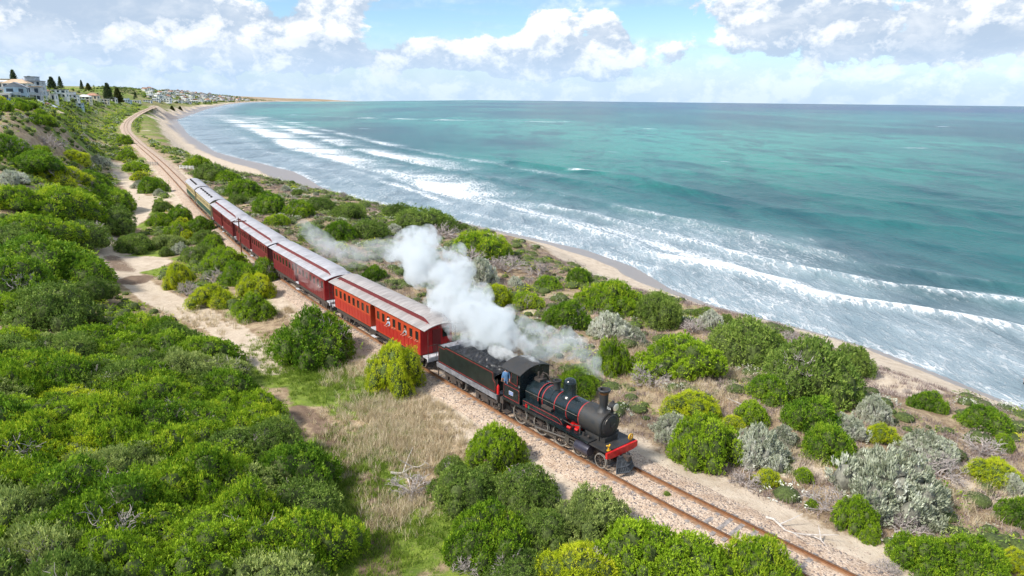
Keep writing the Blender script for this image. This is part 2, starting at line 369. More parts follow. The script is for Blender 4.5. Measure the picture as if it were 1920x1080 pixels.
dry = k.mix(k.ss(n_m, 0.35, 0.66), (0.25, 0.175, 0.11), (0.47, 0.36, 0.235))
dry = k.mix(k.ss(n_f, 0.50, 0.70), dry, (0.13, 0.095, 0.06))
grn = k.mix(k.ss(n_m, 0.35, 0.65), (0.10, 0.155, 0.022), (0.23, 0.30, 0.045))
grn = k.mix(k.ss(n_f, 0.52, 0.72), grn, (0.26, 0.23, 0.11))
snd = k.mix(k.ss(n_m, 0.3, 0.7), (0.48, 0.385, 0.29), (0.64, 0.54, 0.43))
snd = k.mix(k.ss(n_f, 0.56, 0.70), snd, (0.36, 0.25, 0.165))
drt = k.mix(k.ss(n_m, 0.35, 0.65), (0.13, 0.085, 0.06), (0.24, 0.17, 0.12))
thr = k.m('ADD', k.m('MULTIPLY', k.m('SUBTRACT', n_f, 0.5), 0.9), k.m('MULTIPLY', k.m('SUBTRACT', n_m, 0.5), 0.7))
c = k.mix(k.ss(k.m('ADD', sp.outputs[1], thr), 0.30, 0.62), dry, grn)
c = k.mix(k.ss(k.m('ADD', sp.outputs[0], thr), 0.35, 0.62), c, snd)
c = k.mix(k.ss(k.m('ADD', sp.outputs[2], thr), 0.40, 0.75), c, drt)
wetf = k.ss(k.m('ADD', at.outputs['Alpha'], k.m('MULTIPLY', k.m('SUBTRACT', n_l, 0.5), 0.5)), 0.35, 0.65)
c = k.mix(k.m('MULTIPLY', wetf, 0.9), c, (0.25, 0.205, 0.18))
bp = k.n('ShaderNodeBump', inp={'Height': k.m('ADD', k.m('MULTIPLY', n_f, 0.7), k.m('MULTIPLY', n_s, 0.35)), 'Strength': k.ss(wetf, 0, 1, 0.75, 0.06), 'Distance': 0.12})
b = k.n('ShaderNodeBsdfPrincipled', inp={'Base Color': c, 'Roughness': k.ss(wetf, 0, 1, 0.95, 0.34), 'Specular IOR Level': k.ss(wetf, 0, 1, 0.2, 0.45), 'Normal': bp.outputs[0]})
o = k.n('ShaderNodeOutputMaterial'); k.l(b.outputs[0], o.inputs[0])
ground = link('ground', fastmesh('ground', V, F[keep], [gm], smooth=True, attrs={'cover': ter_attr}))
tag(ground, 'sandy coastal dunes, scrub slope and beach beside the railway', kind='structure')

# ------------------------------------------------------------------ sea
sx = axis(-2600, 22000, -110, 120, 1.15, 1.045); sy = axis(-400, 26000, 55, 330, 1.15, 1.04)
X, Y = np.meshgrid(sx, sy)
D = shore(X, Y); n1 = fbm(X * 0.05, Y * 0.05, 61, 4); n2 = fbm(X * 0.16, Y * 0.16, 62, 3); n3 = fbm(X * 0.012, Y * 0.012, 63, 4)
def ridge(pts, off=0.0):
    p = np.array(sorted(pts, key=lambda q: q[1])); xs = np.interp(Y, p[:, 1], p[:, 0]); sl = np.interp(Y, p[:, 1], np.gradient(p[:, 0], p[:, 1]))
    inside = sst(Y, p[0, 1] - 8, p[0, 1] + 2) * (1 - sst(Y, p[-1, 1] - 2, p[-1, 1] + 15))
    return (X - xs) / np.sqrt(1 + sl ** 2) - off, inside
B1 = [(78, 66), (68.1, 85.9), (64.1, 93), (59.2, 98), (50.4, 103.3), (42.5, 114.5), (31.8, 128), (22.3, 148), (9.3, 171), (-8, 195)]
B0 = [(-68, 290), (-36.5, 231), (-14.6, 186), (-1.5, 166), (10, 150), (20, 135), (25, 122)]
BF = [(-500, 1170), (-233, 633), (-126, 409), (-85, 341), (-41.4, 263), (-16.6, 215), (-4, 195)]
SW = [(-0.7, 337), (18.7, 313), (41.8, 288), (61.4, 233), (80, 189), (121.8, 160), (160, 120)]
FARB = [(-410, 1230), (-212, 1061), (-60, 1000), (40, 985)]
foam = np.zeros_like(X); Zs = np.zeros_like(X)
outer = np.interp(Y, [0, 105, 140, 186, 228, 319, 377, 461, 759, 1500, 3000, 5000], [44, 44, 46, 42, 40, 52, 54, 50, 62, 90, 80, 60]) * (0.8 + 0.5 * n3)
zone = 1 - sst(D, outer * 0.75, outer * 1.25 + 4)
base = 0.33 * zone * np.interp(Y, [0, 150, 230, 300, 2000], [1, 1, 0.72, 0.5, 0.6])
base = base * (0.55 + 0.9 * n1)
film = (1 - sst(D, 1.0, 6.0)) * 0.55                          # swash edge
foam = np.maximum(foam, base); foam = np.maximum(foam, film * (0.4 + n2))
for pts, off, h, wf, wb, st in ((B1, 0, 1.25, 1.6, 3.4, 1.1), (B1, 14, 0.9, 1.1, 4.0, 0.66), (B1, 30, 0.8, 1.0, 3.5, 0.45), (B0, 0, 0.3, 0.8, 4, 0.85), (B1, -11, 0.25, 0.8, 4, 0.55), (B0, 14, 0.4, 1.2, 6, 0.75), (BF, 0, 0.8, 6, 22, 1.1), (BF, 30, 0.9, 5, 18, 1.0), (BF, 58, 0.6, 3, 10, 0.8), (BF, -22, 0.3, 2, 8, .55), (FARB, 0, 0.8, 5, 10, 1.0)):
    d, ins = ridge(pts, off + 0)
    d = d + (fbm(Y * 0.06 + off, X * 0.06, 71, 3) - .5) * 5
    amp = ins * np.clip(0.35 + 1.5 * (fbm(Y * 0.035 + off * 3, X * 0.02, 73, 3) - 0.28), 0.0, 1)
    if pts is BF and off > 10: amp = amp * (0.25 + 0.75 * sst(Y, 230, 380))
    prof = np.where(d < 0, np.exp(-(d / wf) ** 2), np.exp(-(d / (wb)) ** 2))
    foam = np.maximum(foam, prof * amp * st)
    Zs += h * ins * np.where(d < 0, np.exp(-(d / 1.3) ** 2), np.exp(-(d / 3.2) ** 2)) * (0.4 + 0.6 * amp)
for off, h, w in ((0, 1.7, 4.5), (38, 1.1, 6), (80, 1.0, 7), (-26, 0.8, 4), (130, 0.9, 8)):
    d, ins = ridge(SW, off); d = d + (fbm(Y * 0.03 + off, X * 0.03, 81, 3) - .5) * 8
    a = np.clip(1.6 * (fbm(Y * 0.012 + off, X * 0.012, 83, 3) - 0.2), 0, 1)
    Zs += h * ins * a * np.exp(-(d / w) ** 2)
near = np.exp(-np.maximum(np.hypot(X, Y) - 200, 0) / 500)
Zs += (np.sin((D + 9 * n3 * 8) * 0.17) * 0.16 + (n2 - .5) * 0.5 + (n1 - .5) * 0.35) * sst(D, 0, 18) * near
rs = np.random.default_rng(4)
cl = [(29.8, 302, 3.2, 1.0), (-234, 735, 6, .9), (-265, 844, 7, .9), (-150, 700, 4, .6), (60, 420, 3, .5), (110, 360, 2, .5)] + [(rs.uniform(-300, 900), rs.uniform(350, 1600), rs.uniform(1.5, 5), rs.uniform(.4, .8)) for _ in range(60)]
for cx_, cy_, r_, a_ in cl: foam = np.maximum(foam, a_ * np.exp(-((X - cx_) / (r_ * 1.9)) ** 2 - ((Y - cy_) / r_) ** 2))
V = np.stack([X, Y, SEA + Zs * sst(D, -1, 6)], -1).reshape(-1, 3)
dist = np.hypot(X, Y)
depthc = np.clip(np.log(np.maximum(D, 1.0)) / math.log(6000), 0, 1)
patch = fbm(X * 0.0011 + 3, Y * 0.0005, 91, 4) * 0.6 + fbm(X * 0.006, Y * 0.003, 92, 4) * 0.4
sa = np.stack([np.clip(foam, 0, 1), depthc, patch, np.clip(D / 400, 0, 1)], -1).reshape(-1, 4)
ny_, nx_ = X.shape; idx = np.arange(nx_ * ny_).reshape(ny_, nx_)
F = np.stack([idx[:-1, :-1], idx[:-1, 1:], idx[1:, 1:], idx[1:, :-1]], -1).reshape(-1, 4)
keep = D.ravel()[F].max(1) > -14
sm = bpy.data.materials.new('sea_water'); sm.use_nodes = True; k = NT(sm.node_tree)
geo = k.n('ShaderNodeNewGeometry'); pos = geo.outputs['Position']
at = k.n('ShaderNodeVertexColor', layer_name='sea'); sp = k.n('ShaderNodeSeparateColor', inp={0: at.outputs[0]})
mp = k.n('ShaderNodeMapping', inp={'Vector': pos, 'Rotation': (0, 0, math.radians(-52)), 'Scale': (1.0, 0.36, 1.0)}); wv = mp.outputs[0]
fine = k.noise(wv, 1.15, 8, 0.70, 0.5); med = k.noise(wv, 0.24, 5, 0.6, 0.8); big = k.noise(pos, 0.016, 4, 0.6)
vor = k.n('ShaderNodeTexVoronoi', feature='DISTANCE_TO_EDGE', inp={'Scale': 0.8}); 
vm = k.n('ShaderNodeVectorMath', operation='ADD', inp={0: wv, 1: k.n('ShaderNodeVectorMath', operation='SCALE', inp={0: k.n('ShaderNodeTexNoise', inp={'Vector': wv, 'Scale': 0.9, 'Detail': 4}).outputs['Color'], 'Scale': 2.6}).outputs[0]}); k.l(vm.outputs[0], vor.inputs['Vector'])
lace = k.ss(vor.outputs['Distance'], 0.0, 0.22, 1.0, 0.0)
fld = k.m('ADD', k.m('ADD', k.m('MULTIPLY', fine, 0.55), k.m('MULTIPLY', med, 0.30)), k.m('MULTIPLY', lace, 0.20))
th = k.m('SUBTRACT', 0.84, k.m('MULTIPLY', sp.outputs[0], 0.60))
fm = k.ss(k.m('SUBTRACT', fld, th), -0.09, 0.19)
dd = sp.outputs[1]
shal = k.mix(k.ss(med, 0.3, 0.7), (0.17, 0.235, 0.275), (0.28, 0.34, 0.38))
c = k.mix(k.ss(dd, 0.34, 0.50), shal, (0.016, 0.120, 0.125))
mid = k.mix(k.ss(sp.outputs[2], 0.38, 0.60), (0.003, 0.066, 0.080), (0.036, 0.235, 0.185))
c = k.mix(k.ss(dd, 0.44, 0.58), c, mid)
deep = k.mix(k.ss(sp.outputs[2], 0.40, 0.56), (0.001, 0.030, 0.115), (0.004, 0.080, 0.130))
c = k.mix(k.ss(dd, 0.75, 0.95), c, deep)
c = k.mix(k.m('MULTIPLY', k.ss(big, 0.5, 0.7), 0.35), c, (0.004, 0.075, 0.092))
ch1 = k.noise(wv, 0.055, 6, 0.66, 0.5); ch2 = k.noise(wv, 0.012, 5, 0.62, 0.4)
c = k.mix(k.m('MULTIPLY', k.ss(k.m('ADD', k.m('MULTIPLY', ch1, .6), k.m('MULTIPLY', ch2, .4)), 0.46, 0.62), 0.62), c, (0.002, 0.040, 0.062))
c = k.mix(k.m('MULTIPLY', k.ss(sp.outputs[0], 0.05, 0.6), k.ss(med, 0.25, 0.75, 0.25, 0.75)), c, (0.40, 0.475, 0.52))
c = k.mix(fm, c, (0.78, 0.80, 0.82))
hgt = k.m('ADD', k.m('MULTIPLY', fine, 0.5), k.m('ADD', k.m('MULTIPLY', med, 1.4), k.m('MULTIPLY', fm, 0.25)))
bp = k.n('ShaderNodeBump', inp={'Height': hgt, 'Strength': 0.7, 'Distance': 1.0})
b = k.n('ShaderNodeBsdfPrincipled', inp={'Base Color': c, 'Roughness': k.ss(fm, 0, 1, 0.22, 0.85), 'IOR': 1.33, 'Specular IOR Level': 0.13, 'Normal': bp.outputs[0]})
o = k.n('ShaderNodeOutputMaterial'); k.l(b.outputs[0], o.inputs[0])
sea = link('sea', fastmesh('sea', V, F[keep], [sm], smooth=True, attrs={'sea': sa}))
tag(sea, 'turquoise sea with white breakers rolling onto the beach', kind='structure')
# ------------------------------------------------------------------ railway: ballast, sleepers, rails
def strip(prof, a0, a1, step, name, m, parent=None, smooth=True, jit=0.0):
    """sweep a cross profile [(offset, z)] along the track from arc a0 to a1"""
    A = np.arange(a0, a1 + step, step); V = []; n = len(prof)
    for a in A:
        for (o, z) in prof:
            p, d = on_track(a, o + (random.uniform(-jit, jit) if jit else 0)); V.append((p[0], p[1], z + float(TZ(p[1])) + (random.uniform(-jit, jit) * 0.25 if jit else 0)))
    F = [(i * n + j, i * n + j + 1, (i + 1) * n + j + 1, (i + 1) * n + j) for i in range(len(A) - 1) for j in range(n - 1)]
    return link(name, fastmesh(name, V, F, [m], smooth=smooth), parent)
bm_ = bpy.data.materials.new('ballast'); bm_.use_nodes = True; k = NT(bm_.node_tree)
pos = k.n('ShaderNodeNewGeometry').outputs['Position']
vo = k.n('ShaderNodeTexVoronoi', inp={'Vector': pos, 'Scale': 11.0}); n_m = k.noise(pos, 0.8, 5, 0.6); n_f = k.noise(pos, 9, 4, 0.6)
sv_ = k.n('ShaderNodeSeparateColor', inp={0: vo.outputs['Color']})
c = k.mix(sv_.outputs[0], (0.42, 0.31, 0.23), (0.66, 0.53, 0.42)); c = k.mix(k.ss(sv_.outputs[1], 0.82, 0.92), c, (0.17, 0.15, 0.15))
c = k.mix(k.ss(n_m, 0.45, 0.75, 0.0, 0.55), c, (0.33, 0.20, 0.12)); c = k.mix(k.ss(n_f, 0.60, 0.75), c, (0.22, 0.17, 0.14))
bp = k.n('ShaderNodeBump', inp={'Height': k.m('SUBTRACT', n_f, vo.outputs['Distance']), 'Strength': 0.8, 'Distance': 0.06})
b = k.n('ShaderNodeBsdfPrincipled', inp={'Base Color': c, 'Roughness': 0.95, 'Specular IOR Level': 0.2, 'Normal': bp.outputs[0]})
o = k.n('ShaderNodeOutputMaterial'); k.l(b.outputs[0], o.inputs[0])
strip([(-3.4, -0.62), (-2.6, -0.36), (-1.7, -0.215), (-1.1, -0.20), (-0.55, -0.185), (-.25, -.172), (0, -0.178), (.25, -.170), (0.55, -0.185), (1.1, -0.20), (1.7, -0.215), (2.6, -0.36), (3.4, -0.62)], -22, 470, 0.8, 'ballast', bm_, jit=0.05)
tag(bpy.data.objects['ballast'], 'pinkish crushed stone ballast under the rails', kind='structure')
track = empty('railway_track', tuple(on_track(0)[0]) + (-0.2,)); tag(track, 'single rusty railway track curving along the dunes', kind='structure')
M_rust = mat('rusty_rail', (0.13, 0.055, 0.025), 0.8, 0.1, 0.5, 6, 0.3, 40, col2=(0.26, 0.12, 0.05))
M_railtop = mat('rail_head_steel', (0.16, 0.11, 0.085), 0.42, 0.6, 0.3, 5)
M_rustfan = mat('rust_stained_ballast', (0.33, 0.20, 0.12), 0.95, 0, 0.45, 3.0, 0.7, 30)
def at_parent(o, par):
    o.parent = par; o.matrix_parent_inverse = Matrix.Translation(par.location).inverted()
for sgn in (-1, 1):
    c0 = sgn * 0.835
    r = strip([(c0 - 0.065, -0.17), (c0 - 0.02, -0.145), (c0 - 0.012, -0.05), (c0 - 0.036, -0.04), (c0 - 0.036, 0.0), (c0 + 0.036, 0.0), (c0 + 0.036, -0.04), (c0 + 0.012, -0.05), (c0 + 0.02, -0.145), (c0 + 0.065, -0.17)], -24, 480, 0.8, 'rail', M_rust, smooth=False)
    at_parent(r, track)
    t = strip([(c0 - 0.034, 0.003), (c0 + 0.034, 0.003)], -24, 480, 0.8, 'running_surface', M_railtop, smooth=False); t.parent = r
    w = strip([(c0 - 0.22, -0.188), (c0 - 0.1, -0.165), (c0 + 0.1, -0.165), (c0 + 0.22, -0.188)], -24, 300, 0.8, 'rust_stain', M_rustfan, jit=0.035); w.parent = r
    # beyond the train's last bend the line is a far thread
    r2 = strip([(c0 - 0.10, -0.1), (c0 - 0.05, 0.0), (c0 + 0.05, 0.0), (c0 + 0.10, -0.1)], 480, 1000, 4, 'rail', M_rust, smooth=False); at_parent(r2, track)
strip([(-3.2, -0.36), (-1.4, -0.18), (1.4, -0.18), (3.2, -0.36)], 469.2, 1000, 4, 'ballast', bm_)
tag(bpy.data.objects['ballast.001'], 'pale ballast of the line as it climbs round the far bluff', kind='structure')
M_sleeper = mat('weathered_sleeper', (0.31, 0.275, 0.26), 0.9, 0, 0.45, 4, 0.6, 30)
sl = MB().box(-1.25, 1.25, -0.115, 0.115, -0.1, 0.0).mesh('sleeper', M_sleeper)
a = -20.0; i = 0
while a < 150 and i < 230:
    p, d = on_track(a + random.uniform(-.04, .04)); o = link('sleeper', sl); o.location = (p[0], p[1], -0.174 + random.uniform(-0.018, 0.012)); o.rotation_euler = (0, 0, math.atan2(d[1], d[0]) + math.pi / 2 + random.uniform(-.03, .03))
    at_parent(o, track); a += 0.70; i += 1
# loose stones on the shoulders
def stones(name, n, pick, m, smin, smax, label):
    B = np.array([(1, 0, -.3), (-.5, .87, -.3), (-.5, -.87, -.3), (.55, .3, .55), (-.5, .25, .6), (0, -.6, .5)]); Ft = np.array([(0, 3, 5), (0, 1, 3), (1, 4, 3), (1, 2, 4), (2, 5, 4), (0, 5, 2), (3, 4, 5), (0, 2, 1)])
    P = pick(n); n = len(P); S = rng.uniform(smin, smax, n) * rng.uniform(.6, 1, n); th = rng.uniform(0, 6.28, n)
    V = np.repeat(B[None], n, 0) * rng.uniform(.6, 1.3, (n, 6, 1)) * S[:, None, None]; c, q = np.cos(th)[:, None], np.sin(th)[:, None]
    V = np.stack([V[..., 0] * c - V[..., 1] * q, V[..., 0] * q + V[..., 1] * c, V[..., 2] * .8], -1) + P[:, None]
    F = (np.arange(n)[:, None, None] * 6 + Ft[None]).reshape(-1, 3)
    o = link(name, fastmesh(name, V.reshape(-1, 3), F, [m])); tag(o, label, kind='stuff')
def pick_shoulder(n):
    A = rng.uniform(-19, 60, n); O = rng.normal(0, 2.3, n); P = []
    for a_, o_ in zip(A, O):
        if abs(o_) > 5: continue
        p, d = on_track(a_, o_); zb = np.interp(abs(o_), [0, 1.7, 2.6, 3.4], [-0.195, -0.205, -0.35, -0.6]); P.append((p[0], p[1], max(zb, float(TER(p[0], p[1])))))
    return np.array(P)
stones('ballast_stones', 9000, pick_shoulder, mat('loose_stone', (0.46, 0.35, 0.27), 0.95, 0, 0.5, 2.0, col2=(0.20, 0.16, 0.14)), 0.03, 0.085, 'loose pinkish and dark stones scattered along the track shoulders')
# ------------------------------------------------------------------ train
M_black = mat('engine_black_paint', (0.010, 0.018, 0.022), 0.24, 0, 0.5, 2.5, 0.05, 30, spec=0.5, coat=0.15)
M_smokebox = mat('sooty_smokebox', (0.020, 0.022, 0.025), 0.55, 0.1, 0.5, 3, 0.2, 30, col2=(0.042, 0.037, 0.033))
M_grime = mat('grimy_frame', (0.035, 0.031, 0.030), 0.8, 0.1, 0.5, 4, 0.3, 25, col2=(0.085, 0.062, 0.05))
M_red = mat('signal_red_paint', (0.55, 0.012, 0.012), 0.45, 0, 0.25, 4)
M_line = mat('red_lining', (0.42, 0.03, 0.03), 0.5, 0, 0.2, 4)
M_steel = mat('bare_steel', (0.16, 0.145, 0.13), 0.45, 0.6, 0.3, 8)
M_tyre = mat('worn_tyre_steel', (0.30, 0.285, 0.26), 0.5, 0.3, 0.35, 6)
M_tender = mat('tender_black_green', (0.014, 0.019, 0.017), 0.42, 0, 0.4, 1.5, spec=0.5)
M_sill = mat('grey_sill', (0.20, 0.20, 0.22), 0.7, 0, 0.4, 4)
M_yellow = mat('yellow_paint', (0.70, 0.40, 0.02), 0.5, 0, 0.2, 6)
M_copper = mat('heat_brown_metal', (0.20, 0.09, 0.035), 0.5, 0.5, 0.4, 6)
M_lens = mat('lamp_lens', (0.80, 0.74, 0.60), 0.12, 0.3, 0.1, 6)
M_blue = mat('blue_number_plate', (0.045, 0.12, 0.42), 0.4, 0, 0.1, 6)
M_white = mat('white_paint', (0.75, 0.75, 0.74), 0.5, 0, 0.12, 5)
M_coal = mat('coal', (0.016, 0.017, 0.021), 0.38, 0, 0.6, 6, 0.5, 12)
M_green = mat('green_lamp_glass', (0.02, 0.20, 0.10), 0.3)

def arc_pose(o, a):
    """stand a vehicle whose local origin is its front, on the track, a metres behind the engine front"""
    L = o['_len']; p0, _ = on_track(a + L * 0.15); p1, _ = on_track(a + L * 0.85); d = p0 - p1; d /= np.linalg.norm(d)
    f = (p0 + p1) / 2 + d * L / 2; o.location = (f[0], f[1], 0); o.rotation_euler = (0, 0, math.atan2(d[1], d[0])); del o['_len']
def text_mesh(txt, size, m, name='lettering', depth=0.006):
    c = bpy.data.curves.new(name, 'FONT'); c.body = txt; c.size = size; c.extrude = depth; c.align_x = 'CENTER'; c.align_y = 'CENTER'
    t = bpy.data.objects.new(name, c); COL.objects.link(t); dg = bpy.context.evaluated_depsgraph_get(); dg.update()
    me = bpy.data.meshes.new_from_object(t.evaluated_get(dg)); bpy.data.objects.remove(t); bpy.data.curves.remove(c); me.materials.clear(); me.materials.append(m); return me

def wheel_meshes(r, spokes, tag_):
    w = MB()
    w.lathe([(-0.06, r * 0.20), (0.06, r * 0.20)], axis='y', n=14)
    for i in range(spokes):
        t = 2 * math.pi * i / spokes; w.cyl((math.cos(t) * r * .15, 0, math.sin(t) * r * .15), (math.cos(t) * r * .86, 0, math.sin(t) * r * .86), r * 0.050, r * 0.04, 6)
    n = 36; V = []; prof = [(-0.05, r * .84), (0.05, r * .84), (0.05, r * .90), (-0.05, r * .90)]
    for y, q in prof:
        for i in range(n): t = 2 * math.pi * i / n; V.append((q * math.cos(t), y, q * math.sin(t)))
    w.add(V, [(a * n + i, a * n + (i + 1) % n, ((a + 1) % 4) * n + (i + 1) % n, ((a + 1) % 4) * n + i) for a in range(4) for i in range(n)])
    t_ = MB(); V = []; prof = [(-0.07, r * .89), (0.055, r * .89), (0.055, r * 1.045), (0.02, r * 1.045), (0.01, r), (-0.07, r)]
    prof = [(-y, q) for y, q in prof]
    for y, q in prof:
        for i in range(n): t = 2 * math.pi * i / n; V.append((q * math.cos(t), y, q * math.sin(t)))
    t_.add(V, [(a * n + i, a * n + (i + 1) % n, ((a + 1) % 6) * n + (i + 1) % n, ((a + 1) % 6) * n + i) for a in range(6) for i in range(n)])
    return w.mesh('wheel_' + tag_, M_grime), t_.mesh('tyre_' + tag_, M_tyre, 40)
W_big = wheel_meshes(0.69, 14, 'big'); W_small = wheel_meshes(0.44, 10, 'small')
def put_wheel(par, name, wm, x, side, z):
    w = link(name, wm[0], par, (x, side * 0.80, z), (0, random.uniform(0, 1), 0 if side > 0 else math.pi))
    link('tyre', wm[1], w); return w

# ---- locomotive
loco = empty('steam_locomotive'); loco['_len'] = 9.8
tag(loco, 'black steam locomotive with red buffer beam and tall chimney leading the train', 'locomotive')
f = MB()
for y in (-.62, .62): f.box(-9.5, -0.3, y - .03, y + .03, .62, 1.25)
for x in (-0.6, -1.9, -3.4, -5.2, -7.1, -9.0): f.box(x - .15, x + .15, -.59, .59, .7, 1.2)
f.box(-9.8, -9.45, -1.25, 1.25, 1.0, 1.42); f.box(-9.6, -8.9, -1.28, -0.95, .5, .56); f.box(-9.6, -8.9, .95, 1.28, .5, .56); f.box(-9.55, -9.5, -1.25, -.98, .55, 1.0); f.box(-9.55, -9.5, .98, 1.25, .55, 1.0)
f.box(-7.9, -6.2, -.7, .7, .55, 1.5)
f.build('frame', M_grime, loco)
bb = MB(); bb.prism([(-1.30, 1.42), (-1.30, 1.08), (-.9, 1.0), (.9, 1.0), (1.30, 1.08), (1.30, 1.42)], -.14, 0, 'x'); bb.build('buffer_beam', M_red, loco)
fp = MB(); fp.box(-1.5, -.145, -1.27, 1.27, 1.40, 1.45); fp.box(-1.30, -.9, -.55, .55, 1.45, 1.75); fp.prism([(-1.5, 1.40), (-1.5, 1.52), (-2.3, 1.60), (-2.3, 1.52)], -1.27, 1.27)
fp.build('front_platform', M_smokebox, loco)
# plough of slats
cc = MB()
for sd in (-1, 1):
    n = 7
    for i in range(n):
        t = i / (n - 1); yb = 0.05 + 0.68 * t; xb = 0.56 - 0.30 * t; yt = 0.05 + 0.45 * t; xt = 0.10 - 0.02 * t
        cc.tube([(xb, sd * yb, .10), (xt, sd * yt, .92)], 0.038, 6)
    for z, q in ((.10, 0.0), (.40, .36), (.92, 1.0)):
        cc.tube([(0.58 * (1 - q) + .12 * q, 0, z), (0.26 * (1 - q) + .08 * q, sd * (0.74 * (1 - q) + .50 * q), z)], 0.05, 6)
    cc.add([(0.52, 0, .12), (0.22, sd * .72, .12), (0.05, sd * .48, .90), (0.05, 0, .90)], [(0, 1, 2, 3)])
cc.build('cowcatcher', mat('grey_plough', (0.085, 0.095, 0.11), 0.6, 0.2, 0.4, 5), loco)
cp = MB(); cp.box(-.1, .42, -.09, .09, .86, 1.02); cp.box(.36, .60, -.16, .10, .80, 1.08); cp.tube([(0, -.45, 1.0), (.10, -.45, .7), (.13, -.45, .4)], .035, 6); cp.tube([(0, .45, 1.0), (.10, .45, .7), (.13, .45, .4)], .035, 6)
cp.build('coupler', M_grime, loco)
AX = 2.36
sb = MB(); sb.lathe([(-2.85, .83), (-2.83, .85), (-1.12, .85), (-1.08, .80)], (0, 0, AX), 'x', 40); sb.prism([(-.62, 1.25), (.62, 1.25), (.55, 1.75), (-.55, 1.75)], -2.5, -1.35, 'x')
sbo = sb.build('smokebox', M_smokebox, loco, 35)
rv = MB()
for x in (-1.2, -2.72):
    for i in range(36): t = 2 * math.pi * i / 36; rv.ball((x, .855 * math.cos(t), AX + .855 * math.sin(t)), .022, 5)
tag(rv.build('rivet_row', M_smokebox, sbo), kind='stuff')
dr = MB(); dr.lathe([(-1.10, .70), (-1.04, .70), (-1.0, .64), (-.95, .45), (-.93, .22), (-.925, .02)], (0, 0, AX), 'x', 36)
dr.lathe([(-.96, .055), (-.84, .055)], (0, 0, AX), 'x', 10); dr.cyl((-.87, 0, AX), (-.86, .22, AX + .16), .018, n=6); dr.cyl((-.85, 0, AX), (-.85, -.1, AX + .26), .018, n=6)
dr.box(-1.0, -.96, -.62, .3, AX + .2, AX + .25); dr.box(-1.0, -.96, -.62, .3, AX - .25, AX - .2)
do = dr.build('smokebox_door', M_smokebox, loco, 35)
hr = MB(); hr.tube([(-.98, .55 * math.cos(t), AX + .1 + .55 * math.sin(t)) for t in np.linspace(.2, math.pi - .2, 14)], .016, 6); hr.build('handrail', M_steel, do)
bo = MB(); bo.lathe([(-6.35, .80), (-2.84, .80)], (0, 0, AX), 'x', 40)
boo = bo.build('boiler', M_black, loco, 35)
for x, w in ((-2.90, .035), (-3.95, .03), (-5.0, .03), (-6.1, .03), (-6.42, .03)):
    b_ = MB(); b_.lathe([(x - w, .79 if x > -6.2 else .86), (x - w, .812 if x > -6.2 else .872), (x + w, .812 if x > -6.2 else .872), (x + w, .79 if x > -6.2 else .86)], (0, 0, AX), 'x', 40); b_.build('boiler_band', M_line, boo, 35)
b_ = MB(); b_.lathe([(-5.52, .79), (-5.52, .818), (-5.44, .818), (-5.44, .79)], (0, 0, AX), 'x', 40); b_.build('boiler_band', M_black, boo, 35)
b_ = MB(); b_.tube([(-2.9, -.90, AX + .18), (-7.6, -.90, AX + .18)], .02, 6); b_.tube([(-2.9, .90, AX + .18), (-7.6, .90, AX + .18)], .02, 6)
for x in np.arange(-3.2, -7.6, -1.1):
    for y in (-1, 1): b_.cyl((x, y * .78, AX + .18), (x, y * .91, AX + .18), .02, n=6)
b_.build('handrail', M_steel, boo)
prof = [(.87 * math.cos(t), AX + .87 * math.sin(t)) for t in np.linspace(0, math.pi, 20)]
fb = MB(); fb.prism(prof + [(-.80, 1.45), (.80, 1.45)], -7.72, -6.36, 'x'); fb.build('firebox', M_black, loco, 40)
ch = MB(); ch.lathe([(3.10, .46), (3.20, .36), (3.32, .27), (3.5, .245), (4.18, .265)], (-1.64, 0, 0), 'z', 28); cho = ch.build('chimney', M_smokebox, loco, 40)
ch = MB(); ch.lathe([(4.181, .267), (4.32, .275)], (-1.64, 0, 0), 'z', 28); ch.build('cap_band', M_copper, cho, 40)
ch = MB(); ch.lathe([(4.321, .27), (4.36, .36), (4.44, .38), (4.47, .36), (4.47, .26), (4.30, .22)], (-1.64, 0, 0), 'z', 28); ch.build('chimney_cap', M_smokebox, cho, 40)
dm = MB(); dm.lathe([(3.02, .56), (3.12, .46), (3.22, .405), (3.9, .40), (4.03, .37), (4.13, .30), (4.19, .18), (4.21, .02)], (-4.46, 0, 0), 'z', 32); dm.build('steam_dome', M_black, loco, 40)
sv2 = MB(); sv2.lathe([(3.05, .30), (3.14, .24), (3.55, .22), (3.57, .27), (3.70, .27), (3.70, .18), (3.6, .17)], (-5.62, 0, 0), 'z', 22); sv2.build('safety_valve', M_smokebox, loco, 35)
tu = MB(); tu.box(-7.5, -6.9, -.3, .3, 3.18, 3.34); tu.cyl((-7.25, -.1, 3.3), (-7.25, -.1, 3.75), .06, n=10); tu.cyl((-7.05, .12, 3.3), (-7.05, .12, 3.6), .08, n=10); tu.tube([(-7.4, .2, 3.3), (-7.3, .35, 3.6), (-7.0, .4, 3.55), (-6.8, .5, 3.3)], .035, 6); tu.cyl((-7.5, -.28, 3.3), (-7.2, -.28, 3.5), .03, n=6)
tu.build('whistle_and_turret', M_grime, loco, 35)
